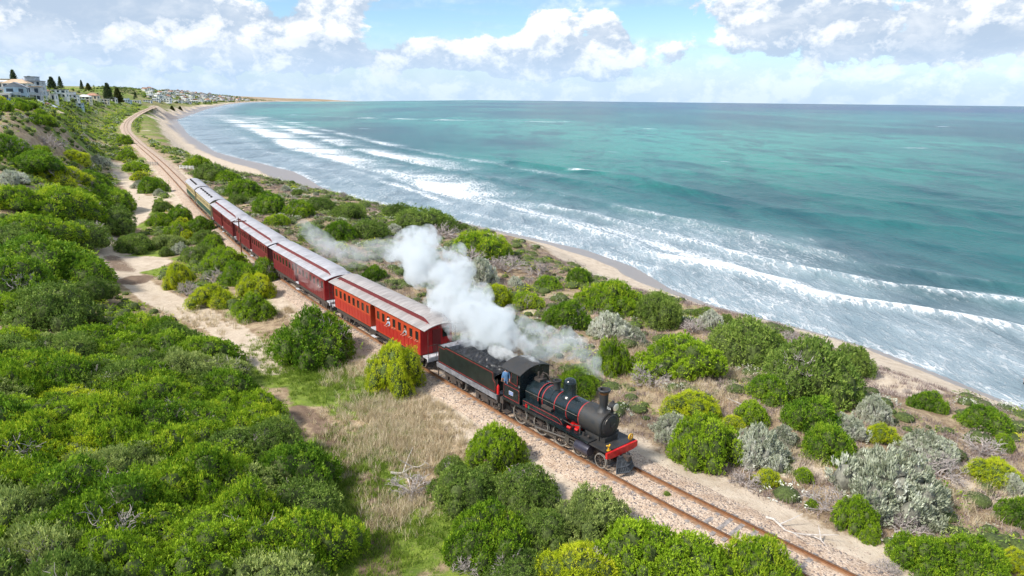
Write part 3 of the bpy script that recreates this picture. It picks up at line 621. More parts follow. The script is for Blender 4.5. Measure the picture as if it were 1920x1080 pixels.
# running boards and splashers
rb = MB()
for s_ in (-1, 1):
    y0, y1 = sorted((s_ * .66, s_ * 1.32)); rb.prism([(-2.2, 1.52), (-2.2, 1.58), (-9.45, 1.58), (-9.45, 1.52)], y0, y1)
    y0, y1 = sorted((s_ * 1.28, s_ * 1.325)); rb.box(-9.45, -1.5, y0, y1, 1.42, 1.515)
rb.build('running_board', M_black, loco)
for s_ in (-1, 1):
    top = [(-3.75, 1.585)] + [(-3.75 - .62 * (1 - math.cos(t)), 1.585 + .44 * math.sin(t)) for t in np.linspace(.15, math.pi / 2, 8)] + [(-7.6, 2.02), (-7.6, 1.585)]
    y0, y1 = sorted((s_ * .70, s_ * 1.16)); sp_ = MB(); sp_.prism(top, y0, y1); so = sp_.build('splasher', M_black, loco, 30)
    ln = MB(); pts = [(x + (-.07 if x > -5 else .1), s_ * 1.166, z - .07) for x, z in top[2:-1]] ; pts = [(p[0], p[1], max(p[2], 1.64)) for p in pts]
    ln.tube(pts + [(-7.5, s_ * 1.166, 1.65), (-4.0, s_ * 1.166, 1.65)], .012, 5); ln.build('lining', M_line, so)
# wheels
for x in (-4.3, -6.1, -8.15):
    for s_ in (-1, 1): put_wheel(loco, 'driving_wheel', W_big, x, s_, .69)
for x in (-.9, -2.75):
    for s_ in (-1, 1): put_wheel(loco, 'bogie_wheel', W_small, x, s_, .44)
ax = MB()
for x, z in ((-4.3, .69), (-6.1, .69), (-8.15, .69), (-.9, .44), (-2.75, .44)): ax.cyl((x, -.78, z), (x, .78, z), .085, n=10)
ax.box(-2.9, -.75, -.5, .5, .35, .55); ax.build('axle_set', M_grime, loco)
th = math.radians(215); cx, cz = .33 * math.cos(th), .33 * math.sin(th)
for s_ in (-1, 1):
    rd = MB(); y = s_ * .97
    rd.box(-8.15 + cx - .1, -4.3 + cx + .1, y - .03, y + .03, .69 + cz - .06, .69 + cz + .06)
    for x in (-8.15, -6.1, -4.3): rd.cyl((x + cx, y - .07, .69 + cz), (x + cx, y + .07, .69 + cz), .11, n=12)
    rd.build('coupling_rod', M_steel, loco)
    cr = MB(); y2 = s_ * 1.07; cr.tube([(-6.1 + cx, y2, .69 + cz), (-3.45, y2, .88)], [.07, .055], 6); cr.box(-3.6, -3.25, y2 - .09, y2 + .09, .74, 1.04); cr.cyl((-3.3, y2, .88), (-2.35, y2, .88), .035, n=8); cr.box(-3.9, -2.5, y2 - .05, y2 + .05, 1.06, 1.12); cr.box(-3.9, -2.5, y2 - .05, y2 + .05, .64, .70)
    cr.build('connecting_rod', M_steel, loco)
    cyl = MB(); cyl.lathe([(-2.62, .25), (-2.60, .33), (-2.5, .35), (-1.62, .35), (-1.5, .33), (-1.48, .22)], (0, y2, .90), 'x', 24); cyl.box(-2.4, -1.65, min(y2, s_ * .6), max(y2, s_ * .6), .7, 1.35); cyl.lathe([(-2.5, .18), (-1.6, .18)], (0, s_ * .98, 1.32), 'x', 14)
    cyl.build('cylinder', mat('blued_cylinder_cladding', (0.055, 0.052, 0.075), 0.35, 0.3, 0.4, 3) if s_ < 0 else bpy.data.materials['blued_cylinder_cladding'], loco, 35)
vg = MB(); vg.box(-3.4, -3.0, -.55, -.25, 1.3, 1.75); vg.box(-3.7, -3.45, -.6, -.35, 1.35, 1.7); vg.cyl((-3.0, -.9, 1.66), (-2.75, -.9, 1.66), .08, n=10); vg.cyl((-3.5, -1.05, 1.66), (-3.2, -1.05, 1.66), .09, n=10); vg.box(-4.3, -3.9, -.6, -.5, 1.6, 1.7); vg.build('red_motion_part', M_red, loco)
pi_ = MB(); pi_.tube([(-2.6, -.85, 2.0), (-3.2, -.95, 1.85), (-4.4, -.95, 1.9), (-6.3, -.95, 2.0)], .03, 6); pi_.box(-5.9, -5.0, -1.05, -.82, 2.06, 2.2); pi_.cyl((-2.55, -.95, 1.55), (-2.55, -.95, 2.0), .05, n=8); pi_.cyl((-2.2, -1.0, 1.5), (-2.2, -1.0, 1.8), .06, n=8); pi_.ball((-1.8, -.98, 1.68), .08); pi_.build('injector_pipe', M_grime, loco)
# cab
cab = MB()
side = [(-7.70, 1.59), (-7.70, 2.55), (-7.86, 2.72), (-7.92, 3.0), (-7.86, 3.70), (-8.62, 3.70), (-8.72, 2.80), (-8.95, 2.62), (-9.42, 2.62), (-9.42, 1.59)]
for s_ in (-1, 1): y0, y1 = sorted((s_ * 1.27, s_ * 1.305)); cab.prism(side, y0, y1)
cab.prism([(-1.26, 1.59), (1.26, 1.59), (1.26, 3.72), (.6, 3.98), (-.6, 3.98), (-1.26, 3.72)], -7.78, -7.73, 'x')
cab.box(-9.4, -7.8, -1.25, 1.25, 1.59, 1.62); cab.build('cab_side', M_black, loco)
rf = MB(); R = [(y, 3.70 + .42 * (1 - (y / 1.42) ** 2)) for y in np.linspace(-1.42, 1.42, 13)]
rf.prism(R + [(y, z - .05) for y, z in R[::-1]], -9.55, -7.55, 'x'); rf.build('cab_roof', M_smokebox, loco, 30)
for s_ in (-1, 1):
    y = s_ * 1.309; ln = MB()
    for q in ([(-7.78, 1.68), (-7.78, 2.5), (-7.9, 2.55), (-9.3, 2.55), (-9.34, 1.68)], [(-7.97, 2.80), (-7.94, 3.6), (-8.54, 3.6), (-8.64, 2.86)]):
        ln.tube([(x, y, z) for x, z in q + q[:1]], .0125, 5)
    ln.build('lining', M_line, loco)
pl = MB(); pl.box(-8.78, -8.36, -1.322, -1.306, 1.98, 2.24); plo = pl.build('number_plate', M_white, loco)
pl = MB(); pl.box(-8.755, -8.385, -1.326, -1.3225, 2.005, 2.215); pl.build('plate_field', M_blue, plo)
t = link('lettering', text_mesh('224', .17, M_white, depth=.002), plo, (-8.57, -1.3285, 2.11), (math.pi / 2, 0, 0))
# headlamp
hl = MB(); hl.lathe([(-1.12, .10), (-1.08, .20), (-.74, .24), (-.70, .26), (-.68, .26)], (0, 0, 3.66), 'x', 24); hl.box(-1.0, -.8, -.12, .12, 3.2, 3.45); hl.box(-1.12, -.78, -.30, -.235, 3.45, 3.72); hl.box(-1.12, -.78, .235, .30, 3.45, 3.72); hl.lathe([(3.88, .10), (4.0, .07)], (-.92, 0, 0), 'z', 10)
hlo = hl.build('headlamp', M_smokebox, loco, 35)
le = MB(); le.lathe([(-.679, .235), (-.66, .2), (-.645, .1), (-.64, .01)], (0, 0, 3.66), 'x', 24); le.build('lens', M_lens, hlo, 40)
for s_ in (-1, 1): link('lettering', text_mesh('224', .19, M_white, depth=.003), hlo, (-.95, s_ * .306, 3.585), (math.pi / 2, 0, 0 if s_ < 0 else math.pi))
lb = MB(); lb.cyl((-.80, .0, 3.30), (-.74, 0, 3.30), .07, n=12); lb.build('marker_lens', M_lens, loco)
# yellow fittings on the front platform
yf = MB(); yf.tube([(-.22, -.98, 1.45), (-.22, -.98, 1.68), (-.22, -.86, 1.80)], .045, 6); yf.tube([(-.22, -.98, 1.66), (-.22, -1.12, 1.80)], .045, 6); yf.box(-.3, -.14, -1.08, -.88, 1.45, 1.5); yf.build('lamp_bracket', M_yellow, loco)
yr = MB(); yr.tube([(-.26, .95 + .17 * math.cos(t), 1.68 + .17 * math.sin(t)) for t in np.linspace(0, 2 * math.pi, 22)], .038, 6); yr.box(-.28, -.24, .93, .97, 1.45, 1.84); yr.box(-.28, -.24, .82, 1.08, 1.66, 1.70); yr.build('valve_wheel', M_yellow, loco)
for y_, z_ in ((1.2, 2.1), (-1.2, 1.9)): po = MB(); po.cyl((-.3, y_, 1.45), (-.3, y_, z_), .018, n=6); po.build('lamp_iron', M_grime, loco)
ml = MB(); ml.cyl((-7.2, -1.12, 1.59), (-7.2, -1.12, 1.82), .09, n=12); ml.build('red_marker_lamp', M_red, loco); ml = MB(); ml.cyl((-6.95, -1.12, 1.59), (-6.95, -1.12, 1.76), .08, n=12); ml.build('green_marker_lamp', M_green, loco)
arc_pose(loco, 0.0)

# ---- tender
ten = empty('coal_tender'); ten['_len'] = 7.7
tag(ten, 'black red-lined coal tender coupled behind the steam locomotive', 'tender')
tb = MB()
prof = [(-.2, 1.48), (-.2, 2.35), (-.45, 2.55), (-.45, 2.95), (-.62, 3.02), (-6.45, 3.02), (-6.6, 2.86), (-7.45, 2.86), (-7.45, 1.48)]
for s_ in (-1, 1): y0, y1 = sorted((s_ * 1.27, s_ * 1.32)); tb.prism(prof, y0, y1)
tb.box(-7.45, -7.40, -1.27, 1.27, 1.48, 2.86); tb.box(-.50, -.45, -1.27, 1.27, 1.48, 2.3); tb.box(-7.4, -.5, -1.26, 1.26, 1.48, 1.9)
tb.build('tank', M_tender, ten)
dk = MB(); dk.box(-7.40, -6.3, -1.26, 1.26, 2.78, 2.84); dk.box(-6.34, -6.28, -1.26, 1.26, 1.9, 3.0); dk.cyl((-6.9, .3, 2.84), (-6.9, .3, 3.0), .28, n=16); dk.build('rear_deck', M_sill, ten)
cm = MB(); cm.tube([(x, s_ * 1.295, z + .015) for x, z in prof[3:8]], .03, 6) if False else None
for s_ in (-1, 1):
    c2 = MB(); c2.tube([(x, s_ * 1.295, z + .012) for x, z in prof[2:8]], .035, 6); c2.build('coping', M_tender, ten)
    ln = MB(); q = [(-.30, 1.58), (-.30, 2.28), (-.55, 2.47), (-.55, 2.88), (-.68, 2.92), (-6.4, 2.92), (-6.56, 2.76), (-7.36, 2.76), (-7.36, 1.58)]; ln.tube([(x, s_ * 1.326, z) for x, z in q + q[:1]], .0125, 5); ln.build('lining', M_line, ten)
sl_ = MB(); sl_.box(-7.6, -.05, -1.40, 1.40, 1.40, 1.475); sl_.box(-7.6, -.05, -1.38, -1.30, 1.12, 1.395); sl_.box(-7.6, -.05, 1.30, 1.38, 1.12, 1.395); sl_.build('sill', M_sill, ten)
un = MB(); un.box(-7.5, -.1, -.5, .5, 1.0, 1.38); un.box(-7.72, -7.5, -1.3, 1.3, 1.0, 1.4); un.box(-.25, .0, -1.3, 1.3, .9, 1.38); un.cyl((-.3, -1.32, .45), (-.3, -1.32, 1.2), .03, n=6); un.box(-.5, -.02, -1.38, -1.1, .48, .53); un.box(-.5, -.02, -1.38, -1.1, .85, .9); un.cyl((-7.55, -1.25, .4), (-7.55, -1.25, 1.1), .05, n=6); un.box(.0, .45, -.08, .08, .9, 1.05); un.box(-8.2, -7.7, -.08, .08, .86, 1.04); un.box(-8.3, -8.1, -.16, .16, .8, 1.1)
un.build('underframe', M_grime, ten)
def bogie(par, x, wb=1.7):
    b = MB()
    for s_ in (-1, 1):
        y = s_ * 1.06; b.box(x - wb / 2 - .35, x + wb / 2 + .35, y - .06, y + .06, .62, .80); b.prism([(x - .5, .35), (x + .5, .35), (x + .3, .95), (x - .3, .95)], y - .08, y + .08)
        for w in (-wb / 2, wb / 2): b.box(x + w - .16, x + w + .16, y - .1, y + .1, .28, .66)
        for w in (-.22, 0, .22): b.cyl((x + w, y - .0, .42), (x + w, y, .75), .07, n=8)
    b.box(x - .25, x + .25, -1.1, 1.1, .6, .95)
    for w in (-wb / 2, wb / 2): b.cyl((x + w, -.78, .44), (x + w, .78, .44), .07, n=8)
    bo_ = b.build('bogie', M_grime, par)
    for w in (-wb / 2, wb / 2):
        for s_ in (-1, 1):
            wh = link('wheel', W_small[0], bo_, (x + w, s_ * .80, .44), (0, 0, 0 if s_ > 0 else math.pi)); 
            t_ = link('tyre', W_small[1], par, (x + w, s_ * .80, .44), (0, 0, 0 if s_ > 0 else math.pi))
bogie(ten, -1.75); bogie(ten, -5.75)
ex = MB(); ex.lathe([(1.50, .02), (1.5, .10), (2.05, .10), (2.12, .06), (2.2, .03)], (-.08, -1.22, 0), 'z', 14); ex.build('red_gas_bottle', M_red, ten, 35)
for x_, y_, z0, z1 in ((-.12, -1.28, 1.5, 2.6), (-7.55, -.8, 1.4, 2.3), (-7.55, .8, 1.4, 2.3)): hb = MB(); hb.cyl((x_, y_, z0), (x_, y_, z1), .025, n=6); hb.build('handrail', M_steel, ten)
# heaped coal
nx, ny = 70, 30; gxx = np.linspace(-6.26, -.52, nx); gyy = np.linspace(-1.255, 1.255, ny); XX, YY = np.meshgrid(gxx, gyy)
hz = 2.60 + .42 * np.exp(-((YY) / .95) ** 2) * sst(XX, -6.3, -5.4) * (1 - sst(XX, -2.4, -.5) * .8) + (fbm(XX * 5, YY * 5, 5, 2) - .5) * .34 + rng.uniform(-.045, .045, XX.shape)
hz = np.where(np.abs(YY) > 1.2, 2.55, hz)
ii = np.arange(nx * ny).reshape(ny, nx); Fq = np.stack([ii[:-1, :-1], ii[:-1, 1:], ii[1:, 1:], ii[1:, :-1]], -1).reshape(-1, 4)
co = link('coal_heap', fastmesh('coal_heap', np.stack([XX, YY, hz], -1).reshape(-1, 3), Fq, [M_coal])); tag(co, 'heap of black coal filling the tender', kind='stuff')
arc_pose(ten, 9.95); co.location = ten.location; co.rotation_euler = ten.rotation_euler

# ---- carriages
def redpaint(name, a, b):
    m = bpy.data.materials.new(name); m.use_nodes = True; k = NT(m.node_tree); tc = k.n('ShaderNodeTexCoord'); ob = tc.outputs['Object']
    mp = k.n('ShaderNodeMapping', inp={'Vector': ob, 'Scale': (3.0, 3.0, 0.5)}); st = k.noise(mp.outputs[0], 2.0, 6, 0.65); n1 = k.noise(ob, 1.2, 5, .6)
    wv = k.n('ShaderNodeTexWave', wave_type='BANDS', bands_direction='X', inp={'Vector': ob, 'Scale': 2.2, 'Distortion': 0.0})
    c = k.mix(k.ss(st, .35, .7), a, b); c = k.mix(k.ss(n1, .55, .8, 0, .45), c, tuple(v * .55 for v in a)); c = k.mix(k.ss(wv.outputs[1], 0.0, 0.035, .5, 0), c, tuple(v * .4 for v in a))
    bs = k.n('ShaderNodeBsdfPrincipled', inp={'Base Color': c, 'Roughness': .48, 'Specular IOR Level': .4}); o = k.n('ShaderNodeOutputMaterial'); k.l(bs.outputs[0], o.inputs[0]); return m
RED1 = redpaint('bright_red_coach_paint', (0.34, 0.021, 0.015), (0.42, 0.036, 0.020)); RED2 = redpaint('maroon_coach_paint', (0.150, 0.019, 0.022), (0.195, 0.028, 0.030))
UPR1 = redpaint('orange_red_window_band', (0.42, 0.052, 0.018), (0.48, 0.07, 0.022)); UPR2 = redpaint('maroon_window_band', (0.165, 0.023, 0.023), (0.215, 0.034, 0.032))
GRN = redpaint('dark_green_coach_paint', (0.012, 0.062, 0.050), (0.02, 0.085, 0.068)); CRM = redpaint('cream_coach_paint', (0.50, 0.40, 0.20), (0.58, 0.47, 0.26))
ENDR = redpaint('crimson_end_paint', (0.36, 0.012, 0.016), (0.42, 0.02, 0.02))
def roofmat(name, a, b, soot):
    m = bpy.data.materials.new(name); m.use_nodes = True; k = NT(m.node_tree); ob = k.n('ShaderNodeTexCoord').outputs['Object']
    mp = k.n('ShaderNodeMapping', inp={'Vector': ob, 'Scale': (1.6, .35, 1)}); n1 = k.noise(mp.outputs[0], 1.6, 7, .68); n2 = k.noise(ob, .5, 5, .6); n3 = k.noise(ob, 9, 3, .6)
    wv = k.n('ShaderNodeTexWave', wave_type='BANDS', bands_direction='X', inp={'Vector': ob, 'Scale': .35, 'Distortion': 0.0})
    c = k.mix(k.ss(n1, .32, .7), a, b); c = k.mix(k.ss(n2, .48, .78, 0, .75), c, soot); c = k.mix(k.ss(wv.outputs[1], 0, .012, .45, 0), c, soot)
    bp = k.n('ShaderNodeBump', inp={'Height': n3, 'Strength': .15, 'Distance': .04}); bs = k.n('ShaderNodeBsdfPrincipled', inp={'Base Color': c, 'Roughness': .8, 'Normal': bp.outputs[0]}); o = k.n('ShaderNodeOutputMaterial'); k.l(bs.outputs[0], o.inputs[0]); return m
ROOF1 = roofmat('weathered_roof_canvas', (0.27, 0.245, 0.24), (0.40, 0.37, 0.36), (0.17, 0.152, 0.148)); ROOF2 = roofmat('pale_grey_roof', (0.31, 0.305, 0.33), (0.45, 0.445, 0.475), (0.19, 0.185, 0.197))
M_glass = bpy.data.materials.new('window_glass'); M_glass.use_nodes = True; k = NT(M_glass.node_tree)
b = k.n('ShaderNodeBsdfPrincipled', inp={'Base Color': (0.02, 0.022, 0.022, 1), 'Roughness': 0.08, 'Specular IOR Level': 0.7}); o = k.n('ShaderNodeOutputMaterial'); k.l(b.outputs[0], o.inputs[0])
M_dark = mat('dark_interior', (0.03, 0.022, 0.018), 0.9)
M_step = mat('grey_platform', (0.50, 0.50, 0.54), 0.7, 0, 0.3, 3)
HW, Z0, ZS, ZW0, ZW1, ZE = 1.45, 1.30, 2.30, 2.38, 3.20, 3.56     # half width, floor, waist, windows, eaves
def carriage(label, L, lower, upper, endm, roofm, kind, recess, nwin):
    c = empty('railway_carriage'); PL = 0.95; tot = L + 2 * PL; c['_len'] = tot; tag(c, label, 'carriage', 'carriages of the train')
    xf, xb = -PL, -PL - L; xm = (xf + xb) / 2
    # sides: lower panel, posts, top rail; windows in the openings
    bays = []
    if recess: bays = [(xf - .12, xm + .55), (xm - .55, xb + .12)]
    else: bays = [(xf - .12, xb + .12)]
    for s_ in (-1, 1):
        lo, up = MB(), MB(); y0, y1 = sorted((s_ * (HW - .06), s_ * HW)); yy0, yy1 = sorted((s_ * (HW - .05), s_ * (HW + .012)))
        for (a, b_) in bays:
            lo.box(b_, a, y0, y1, Z0, ZS); up.box(b_, a, y0, y1, ZW1, ZE); up.box(b_, a, y0, y1, ZS, ZW0)
            n = nwin if recess else nwin * 2; pw = (a - b_) / n; ww = pw * .56
            for i in range(n + 1):
                x = a - i * pw; up.box(x - (pw - ww) / 2 if i < n else x, x + (pw - ww) / 2 if i else x, y0, y1, ZW0, ZW1)
            wb_ = MB()
            for i in range(n):
                xc = a - (i + .5) * pw; p = MB(); p.box(xc - ww / 2, xc + ww / 2, s_ * (HW - .035) - .006, s_ * (HW - .035) + .006, ZW0, ZW1); po_ = p.build('window', M_glass, c)
                fr = MB(); g = .03; yq0, yq1 = sorted((s_ * (HW - .028), s_ * (HW + .012)))
                fr.box(xc - ww / 2, xc - ww / 2 + g, yq0, yq1, ZW0, ZW1); fr.box(xc + ww / 2 - g, xc + ww / 2, yq0, yq1, ZW0, ZW1); fr.box(xc - ww / 2 + g, xc + ww / 2 - g, yq0, yq1, ZW1 - .05, ZW1); fr.box(xc - ww / 2 + g, xc + ww / 2 - g, yq0, yq1, ZW0, ZW0 + .04)
                fr.build('frame', upper, po_)
        x0, x1 = xb + .12, xf - .12
        lo2 = lo.build('side_panel', lower, c); up.build('window_band', upper, c)
        md = MB(); yy = s_ * (HW + .008)
        for (a, b_) in bays:
            md.box(b_, a, yy - .012, yy + .016, ZS - .02, ZS + .05); md.box(b_, a, yy - .012, yy + .014, Z0, Z0 + .06); md.box(b_, a, yy - .012, yy + .014, ZE - .09, ZE - .02)
        md.build('moulding', upper, c)
        bt = MB()
        for (a, b_) in bays:
            for x in np.linspace(b_ + .03, a - .03, 13): bt.box(x - .015, x + .015, yy - .010, yy + .008, Z0 + .06, ZS - .02)
        tag(bt.build('batten_row', lower, lo2), kind='stuff')
        if recess:
            yi = s_ * .72; d = MB(); d.box(xm - .5, xm + .5, min(yi, yi - s_ * .05), max(yi, yi - s_ * .05), Z0, ZE); d.build('recessed_door', RED2 if lower is not RED2 else lower, c)
            w = MB(); y0, y1 = sorted((yi, s_ * HW))
            for x in (xm - .55, xm + .49): w.box(x, x + .06, y0, y1, Z0, ZE)
            ar = [(xm - .49 + .98 * i / 12, ZW1 + .03 + .26 * math.sin(math.pi * i / 12)) for i in range(13)]; yq0, yq1 = sorted((s_ * (HW - .06), s_ * HW)); w.prism([(xm - .49, ZE)] + ar + [(xm + .49, ZE)], yq0, yq1)
            w.build('vestibule_wall', upper, c)
            st = MB(); y0, y1 = sorted((yi, s_ * (HW + .02))); st.box(xm - .49, xm + .49, y0, y1, Z0 - .08, Z0 + .02); st.build('vestibule_floor', M_step, c); st = MB(); st.box(xm - .4, xm + .4, *sorted((s_ * 1.3, s_ * 1.55)), .55, .60); st.build('step', M_step, c)
    for x, s_ in ((xf, 1), (xb, -1)):
        e_ = MB(); x0, x1 = sorted((x - s_ * .12, x - s_ * .06)); arch = [(y, ZE + .42 * (1 - (y / 1.47) ** 2)) for y in np.linspace(-1.44, 1.44, 11)]
        e_.prism([(-1.44, Z0)] + arch + [(1.44, Z0)], x0, x1, 'x')
        for y in np.linspace(-1.4, 1.4, 12): e_.box(*sorted((x - s_ * .06, x - s_ * .045)), y - .012, y + .012, Z0, ZE)
        eo = e_.build('end_wall', endm, c)
        wn = MB(); wn.box(*sorted((x - s_ * .058, x - s_ * .035)), .55, 1.2, 2.43, 3.2); wn.build('end_window', M_glass, c); wn = MB(); wn.box(*sorted((x - s_ * .058, x - s_ * .03)), -.36, .36, Z0, 3.2); wn.build('end_door', RED2 if endm is not CRM else GRN, c)
        pf = MB(); pf.box(*sorted((x, x + s_ * .80)), -1.30, 1.30, Z0 - .14, Z0 - .02); pf.box(*sorted((x + s_ * .70, x + s_ * .84)), -1.35, 1.35, Z0 - .32, Z0 - .02); pf.build('end_platform', M_step, c)
        rl = MB()
        for y in (-1.25, -.5, .5, 1.25): rl.cyl((x + s_ * .74, y, Z0), (x + s_ * .74, y, 2.28 if abs(y) < 1 else ZE), .022, n=6)
        for y in (-1, 1): rl.cyl((x + s_ * .74, y * .5, 2.26), (x + s_ * .74, y * 1.25, 2.26), .022, n=6)
        rl.build('railing', M_grime, c)
        bf = MB(); bf.box(*sorted((x + s_ * .8, x + s_ * 1.12)), -.1, .1, .85, 1.05); bf.box(*sorted((x + s_ * .5, x + s_ * .95)), -1.32, -1.05, .42, .47); bf.box(*sorted((x + s_ * .5, x + s_ * .95)), 1.05, 1.32, .42, .47); bf.build('coupler', M_grime, c)
    un = MB(); un.box(xb, xf, -1.25, -1.1, .82, Z0 - .02); un.box(xb, xf, 1.1, 1.25, .82, Z0 - .02); un.box(xb, xf, -.2, .2, .8, Z0 - .02); un.box(xb + .02, xf - .02, -1.38, 1.38, Z0 - .019, Z0 - .002)
    for s_ in (-1, 1):
        un.tube([(xf - 2.6, s_ * 1.05, .82), (xm + 2, s_ * 1.05, .35), (xm - 2, s_ * 1.05, .35), (xb + 2.6, s_ * 1.05, .82)], .03, 6); un.cyl((xm + 2, s_ * 1.05, .35), (xm + 2, s_ * 1.05, .85), .03, n=6); un.cyl((xm - 2, s_ * 1.05, .35), (xm - 2, s_ * 1.05, .85), .03, n=6)
        un.box(xm - 1.5, xm - .3, *sorted((s_ * .7, s_ * 1.15)), .45, .82); un.cyl((xm + .4, s_ * .8, .6), (xm + 1.6, s_ * .8, .6), .2, n=12)
    un.build('underframe', M_grime, c)
    bogie(c, xf - 1.6, 1.8); bogie(c, xb + 1.6, 1.8)
    # roof
    ov = .86; xa, xz = xf + ov, xb - ov
    if kind == 'clerestory':
        rf = MB(); lo_ = [(y, ZE + .02 + .34 * (1 - (y / 1.62) ** 2)) for y in np.linspace(-1.60, 1.60, 17)]
        rf.prism(lo_ + [(y, z - .05) for y, z in lo_[::-1]], xz, xa, 'x'); ro = rf.build('roof', roofm, c, 30)
        ends = [(xa - .12, -.03), (xa - .40, .06), (xa - .75, .22), (xa - 1.05, .34), (xa - 1.4, .41)]; xs = ends + [(xz + (xa - x), h) for x, h in ends[::-1]]
        V = []; ys = np.linspace(-.86, .86, 11); nn = len(ys)
        for x, h in xs:
            for y in ys: V.append((x, y, ZE + .26 + h + .20 * (1 - (y / .86) ** 2) * (0.35 + h * 1.6)))
        top = MB(); top.add(V, [(i * nn + j, i * nn + j + 1, (i + 1) * nn + j + 1, (i + 1) * nn + j) for i in range(len(xs) - 1) for j in range(nn - 1)])
        top.build('clerestory_roof', roofm, ro, 35)
        for s_ in (-1, 1):
            cs = MB(); V = []
            for x, h in xs: V += [(x, s_ * .79, ZE + .24), (x, s_ * .79, ZE + .26 + max(h, 0) + .01)]
            cs.add(V, [(i * 2, i * 2 + 1, i * 2 + 3, i * 2 + 2) for i in range(len(xs) - 1)]); cs.build('clerestory_side', upper if upper is not UPR1 else RED2, ro)
        gt = MB()
        for s_ in (-1, 1): gt.tube([(xz, s_ * 1.60, ZE + .01), (xa, s_ * 1.60, ZE + .01)], .022, 5)
        gt.build('gutter', roofm, ro)
    else:
        rf = MB(); lo_ = [(y, ZE + .02 + .62 * (1 - abs(y / 1.56) ** 2.6)) for y in np.linspace(-1.55, 1.55, 19)]
        rf.prism(lo_ + [(y, z - .05) for y, z in lo_[::-1]], xz + .35, xa - .35, 'x'); ro = rf.build('roof', roofm, c, 30)
        for x in np.linspace(xb + 2.2, xf - 3.2, 6):
            v = MB(); v.box(x - .38, x + .38, -.82, -.58, ZE + .56, ZE + .78); v.cyl((x, -.7, ZE + .5), (x, -.7, ZE + .70), .09, n=8); v.build('roof_vent', M_dark, ro)
        gt = MB(); gt.box(xz + .35, xa - .35, -1.575, -1.545, ZE - .04, ZE + .02); gt.build('gutter', M_dark, ro)
    return c
TRAIN = [('bright red coach with orange window band, first behind the tender', 16.3, RED1, UPR1, ENDR, ROOF1, 'clerestory', True, 8),
         ('dark red coach wrapped in steam, second behind the tender', 16.6, RED2, UPR2, ENDR, ROOF2, 'clerestory', True, 7),
         ('dark red coach beside the telegraph pole, third behind the tender', 17.2, RED2, UPR2, RED2, ROOF2, 'clerestory', True, 7),
         ('dark red coach joined to the green and cream cars', 16.8, RED2, UPR2, RED2, ROOF2, 'clerestory', True, 7),
         ('green and cream car next to the last red coach', 17.4, GRN, CRM, CRM, ROOF2, 'arched', False, 5),
         ('last green and cream car at the tail of the train', 14.2, GRN, CRM, CRM, ROOF2, 'arched', False, 4)]
a = 18.75; CARS = []; ARC = []
for spec in TRAIN:
    c = carriage(*spec); CARS.append(c); ARC.append(a); arc_pose(c, a); a += spec[1] + 2.25
# ------------------------------------------------------------------ vegetation
def leafmat(name, dark, mid, light, rough=0.5, trans=0.36, hue=0.0):
    m = bpy.data.materials.new(name); m.use_nodes = True; k = NT(m.node_tree)
    a = k.n('ShaderNodeAttribute', attribute_name='tint'); oi = k.n('ShaderNodeObjectInfo'); tc = k.n('ShaderNodeTexCoord')
    t = k.m('ADD', a.outputs['Fac'], k.m('MULTIPLY', k.m('SUBTRACT', oi.outputs['Random'], 0.5), 0.30))
    pn = k.noise(k.n('ShaderNodeNewGeometry').outputs['Position'], 0.55, 3, 0.6); t = k.m('ADD', t, k.m('MULTIPLY', k.m('SUBTRACT', pn, 0.5), 0.9), clamp=True)
    c = k.mix(k.ss(t, 0.05, 0.5), dark, mid); c = k.mix(k.ss(t, 0.5, 0.95), c, light)
    b = k.n('ShaderNodeBsdfPrincipled', inp={'Base Color': c, 'Roughness': rough, 'Specular IOR Level': 0.12}); tr = k.n('ShaderNodeBsdfTranslucent', inp={0: c})
    mx = k.n('ShaderNodeMixShader', inp={0: trans, 1: b.outputs[0], 2: tr.outputs[0]}); o = k.n('ShaderNodeOutputMaterial'); k.l(mx.outputs[0], o.inputs[0]); return m
M_wood = mat('grey_brown_wood', (0.15, 0.115, 0.09), 0.9, 0, 0.4, 6, 0.4, 30); M_hull = mat('crown_shade_twig_hull', (0.075, 0.105, 0.022), 0.95, 0, 0.5, 8, 0.6, 14)  # hull tone kept dark to imitate the shade inside the crowns
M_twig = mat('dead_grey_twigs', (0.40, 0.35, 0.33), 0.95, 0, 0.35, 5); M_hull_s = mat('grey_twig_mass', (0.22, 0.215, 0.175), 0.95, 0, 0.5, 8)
LM = {'g': leafmat('glossy_green_leaves', (0.050, 0.125, 0.012), (0.175, 0.320, 0.024), (0.390, 0.530, 0.042)),
      'f': leafmat('lime_green_leaves', (0.110, 0.209, 0.014), (0.269, 0.419, 0.024), (0.459, 0.609, 0.042)),
      'y': leafmat('yellow_green_leaves', (0.246, 0.330, 0.014), (0.530, 0.625, 0.024), (0.720, 0.720, 0.051)),
      'o': leafmat('olive_green_leaves', (0.066, 0.120, 0.023), (0.174, 0.271, 0.049), (0.327, 0.426, 0.090)),
      'm': leafmat('mixed_green_leaves', (0.072, 0.160, 0.012), (0.250, 0.405, 0.024), (0.540, 0.640, 0.045)),
      's': leafmat('silver_grey_leaves', (0.26, 0.29, 0.19), (0.56, 0.59, 0.45), (0.76, 0.76, 0.69), 0.7, 0.15),
      'w': leafmat('sage_leaves', (0.125, 0.188, 0.036), (0.305, 0.385, 0.108), (0.502, 0.573, 0.188)),
      'd': M_twig}
def fib(n):
    i = np.arange(n) + .5; ph = np.arccos(1 - 2 * i / n); th = math.pi * (1 + 5 ** .5) * i; return np.stack([np.cos(th) * np.sin(ph), np.sin(th) * np.sin(ph), np.cos(ph)], -1)
def unit(v): return v / np.maximum(np.linalg.norm(v, axis=-1, keepdims=True), 1e-9)
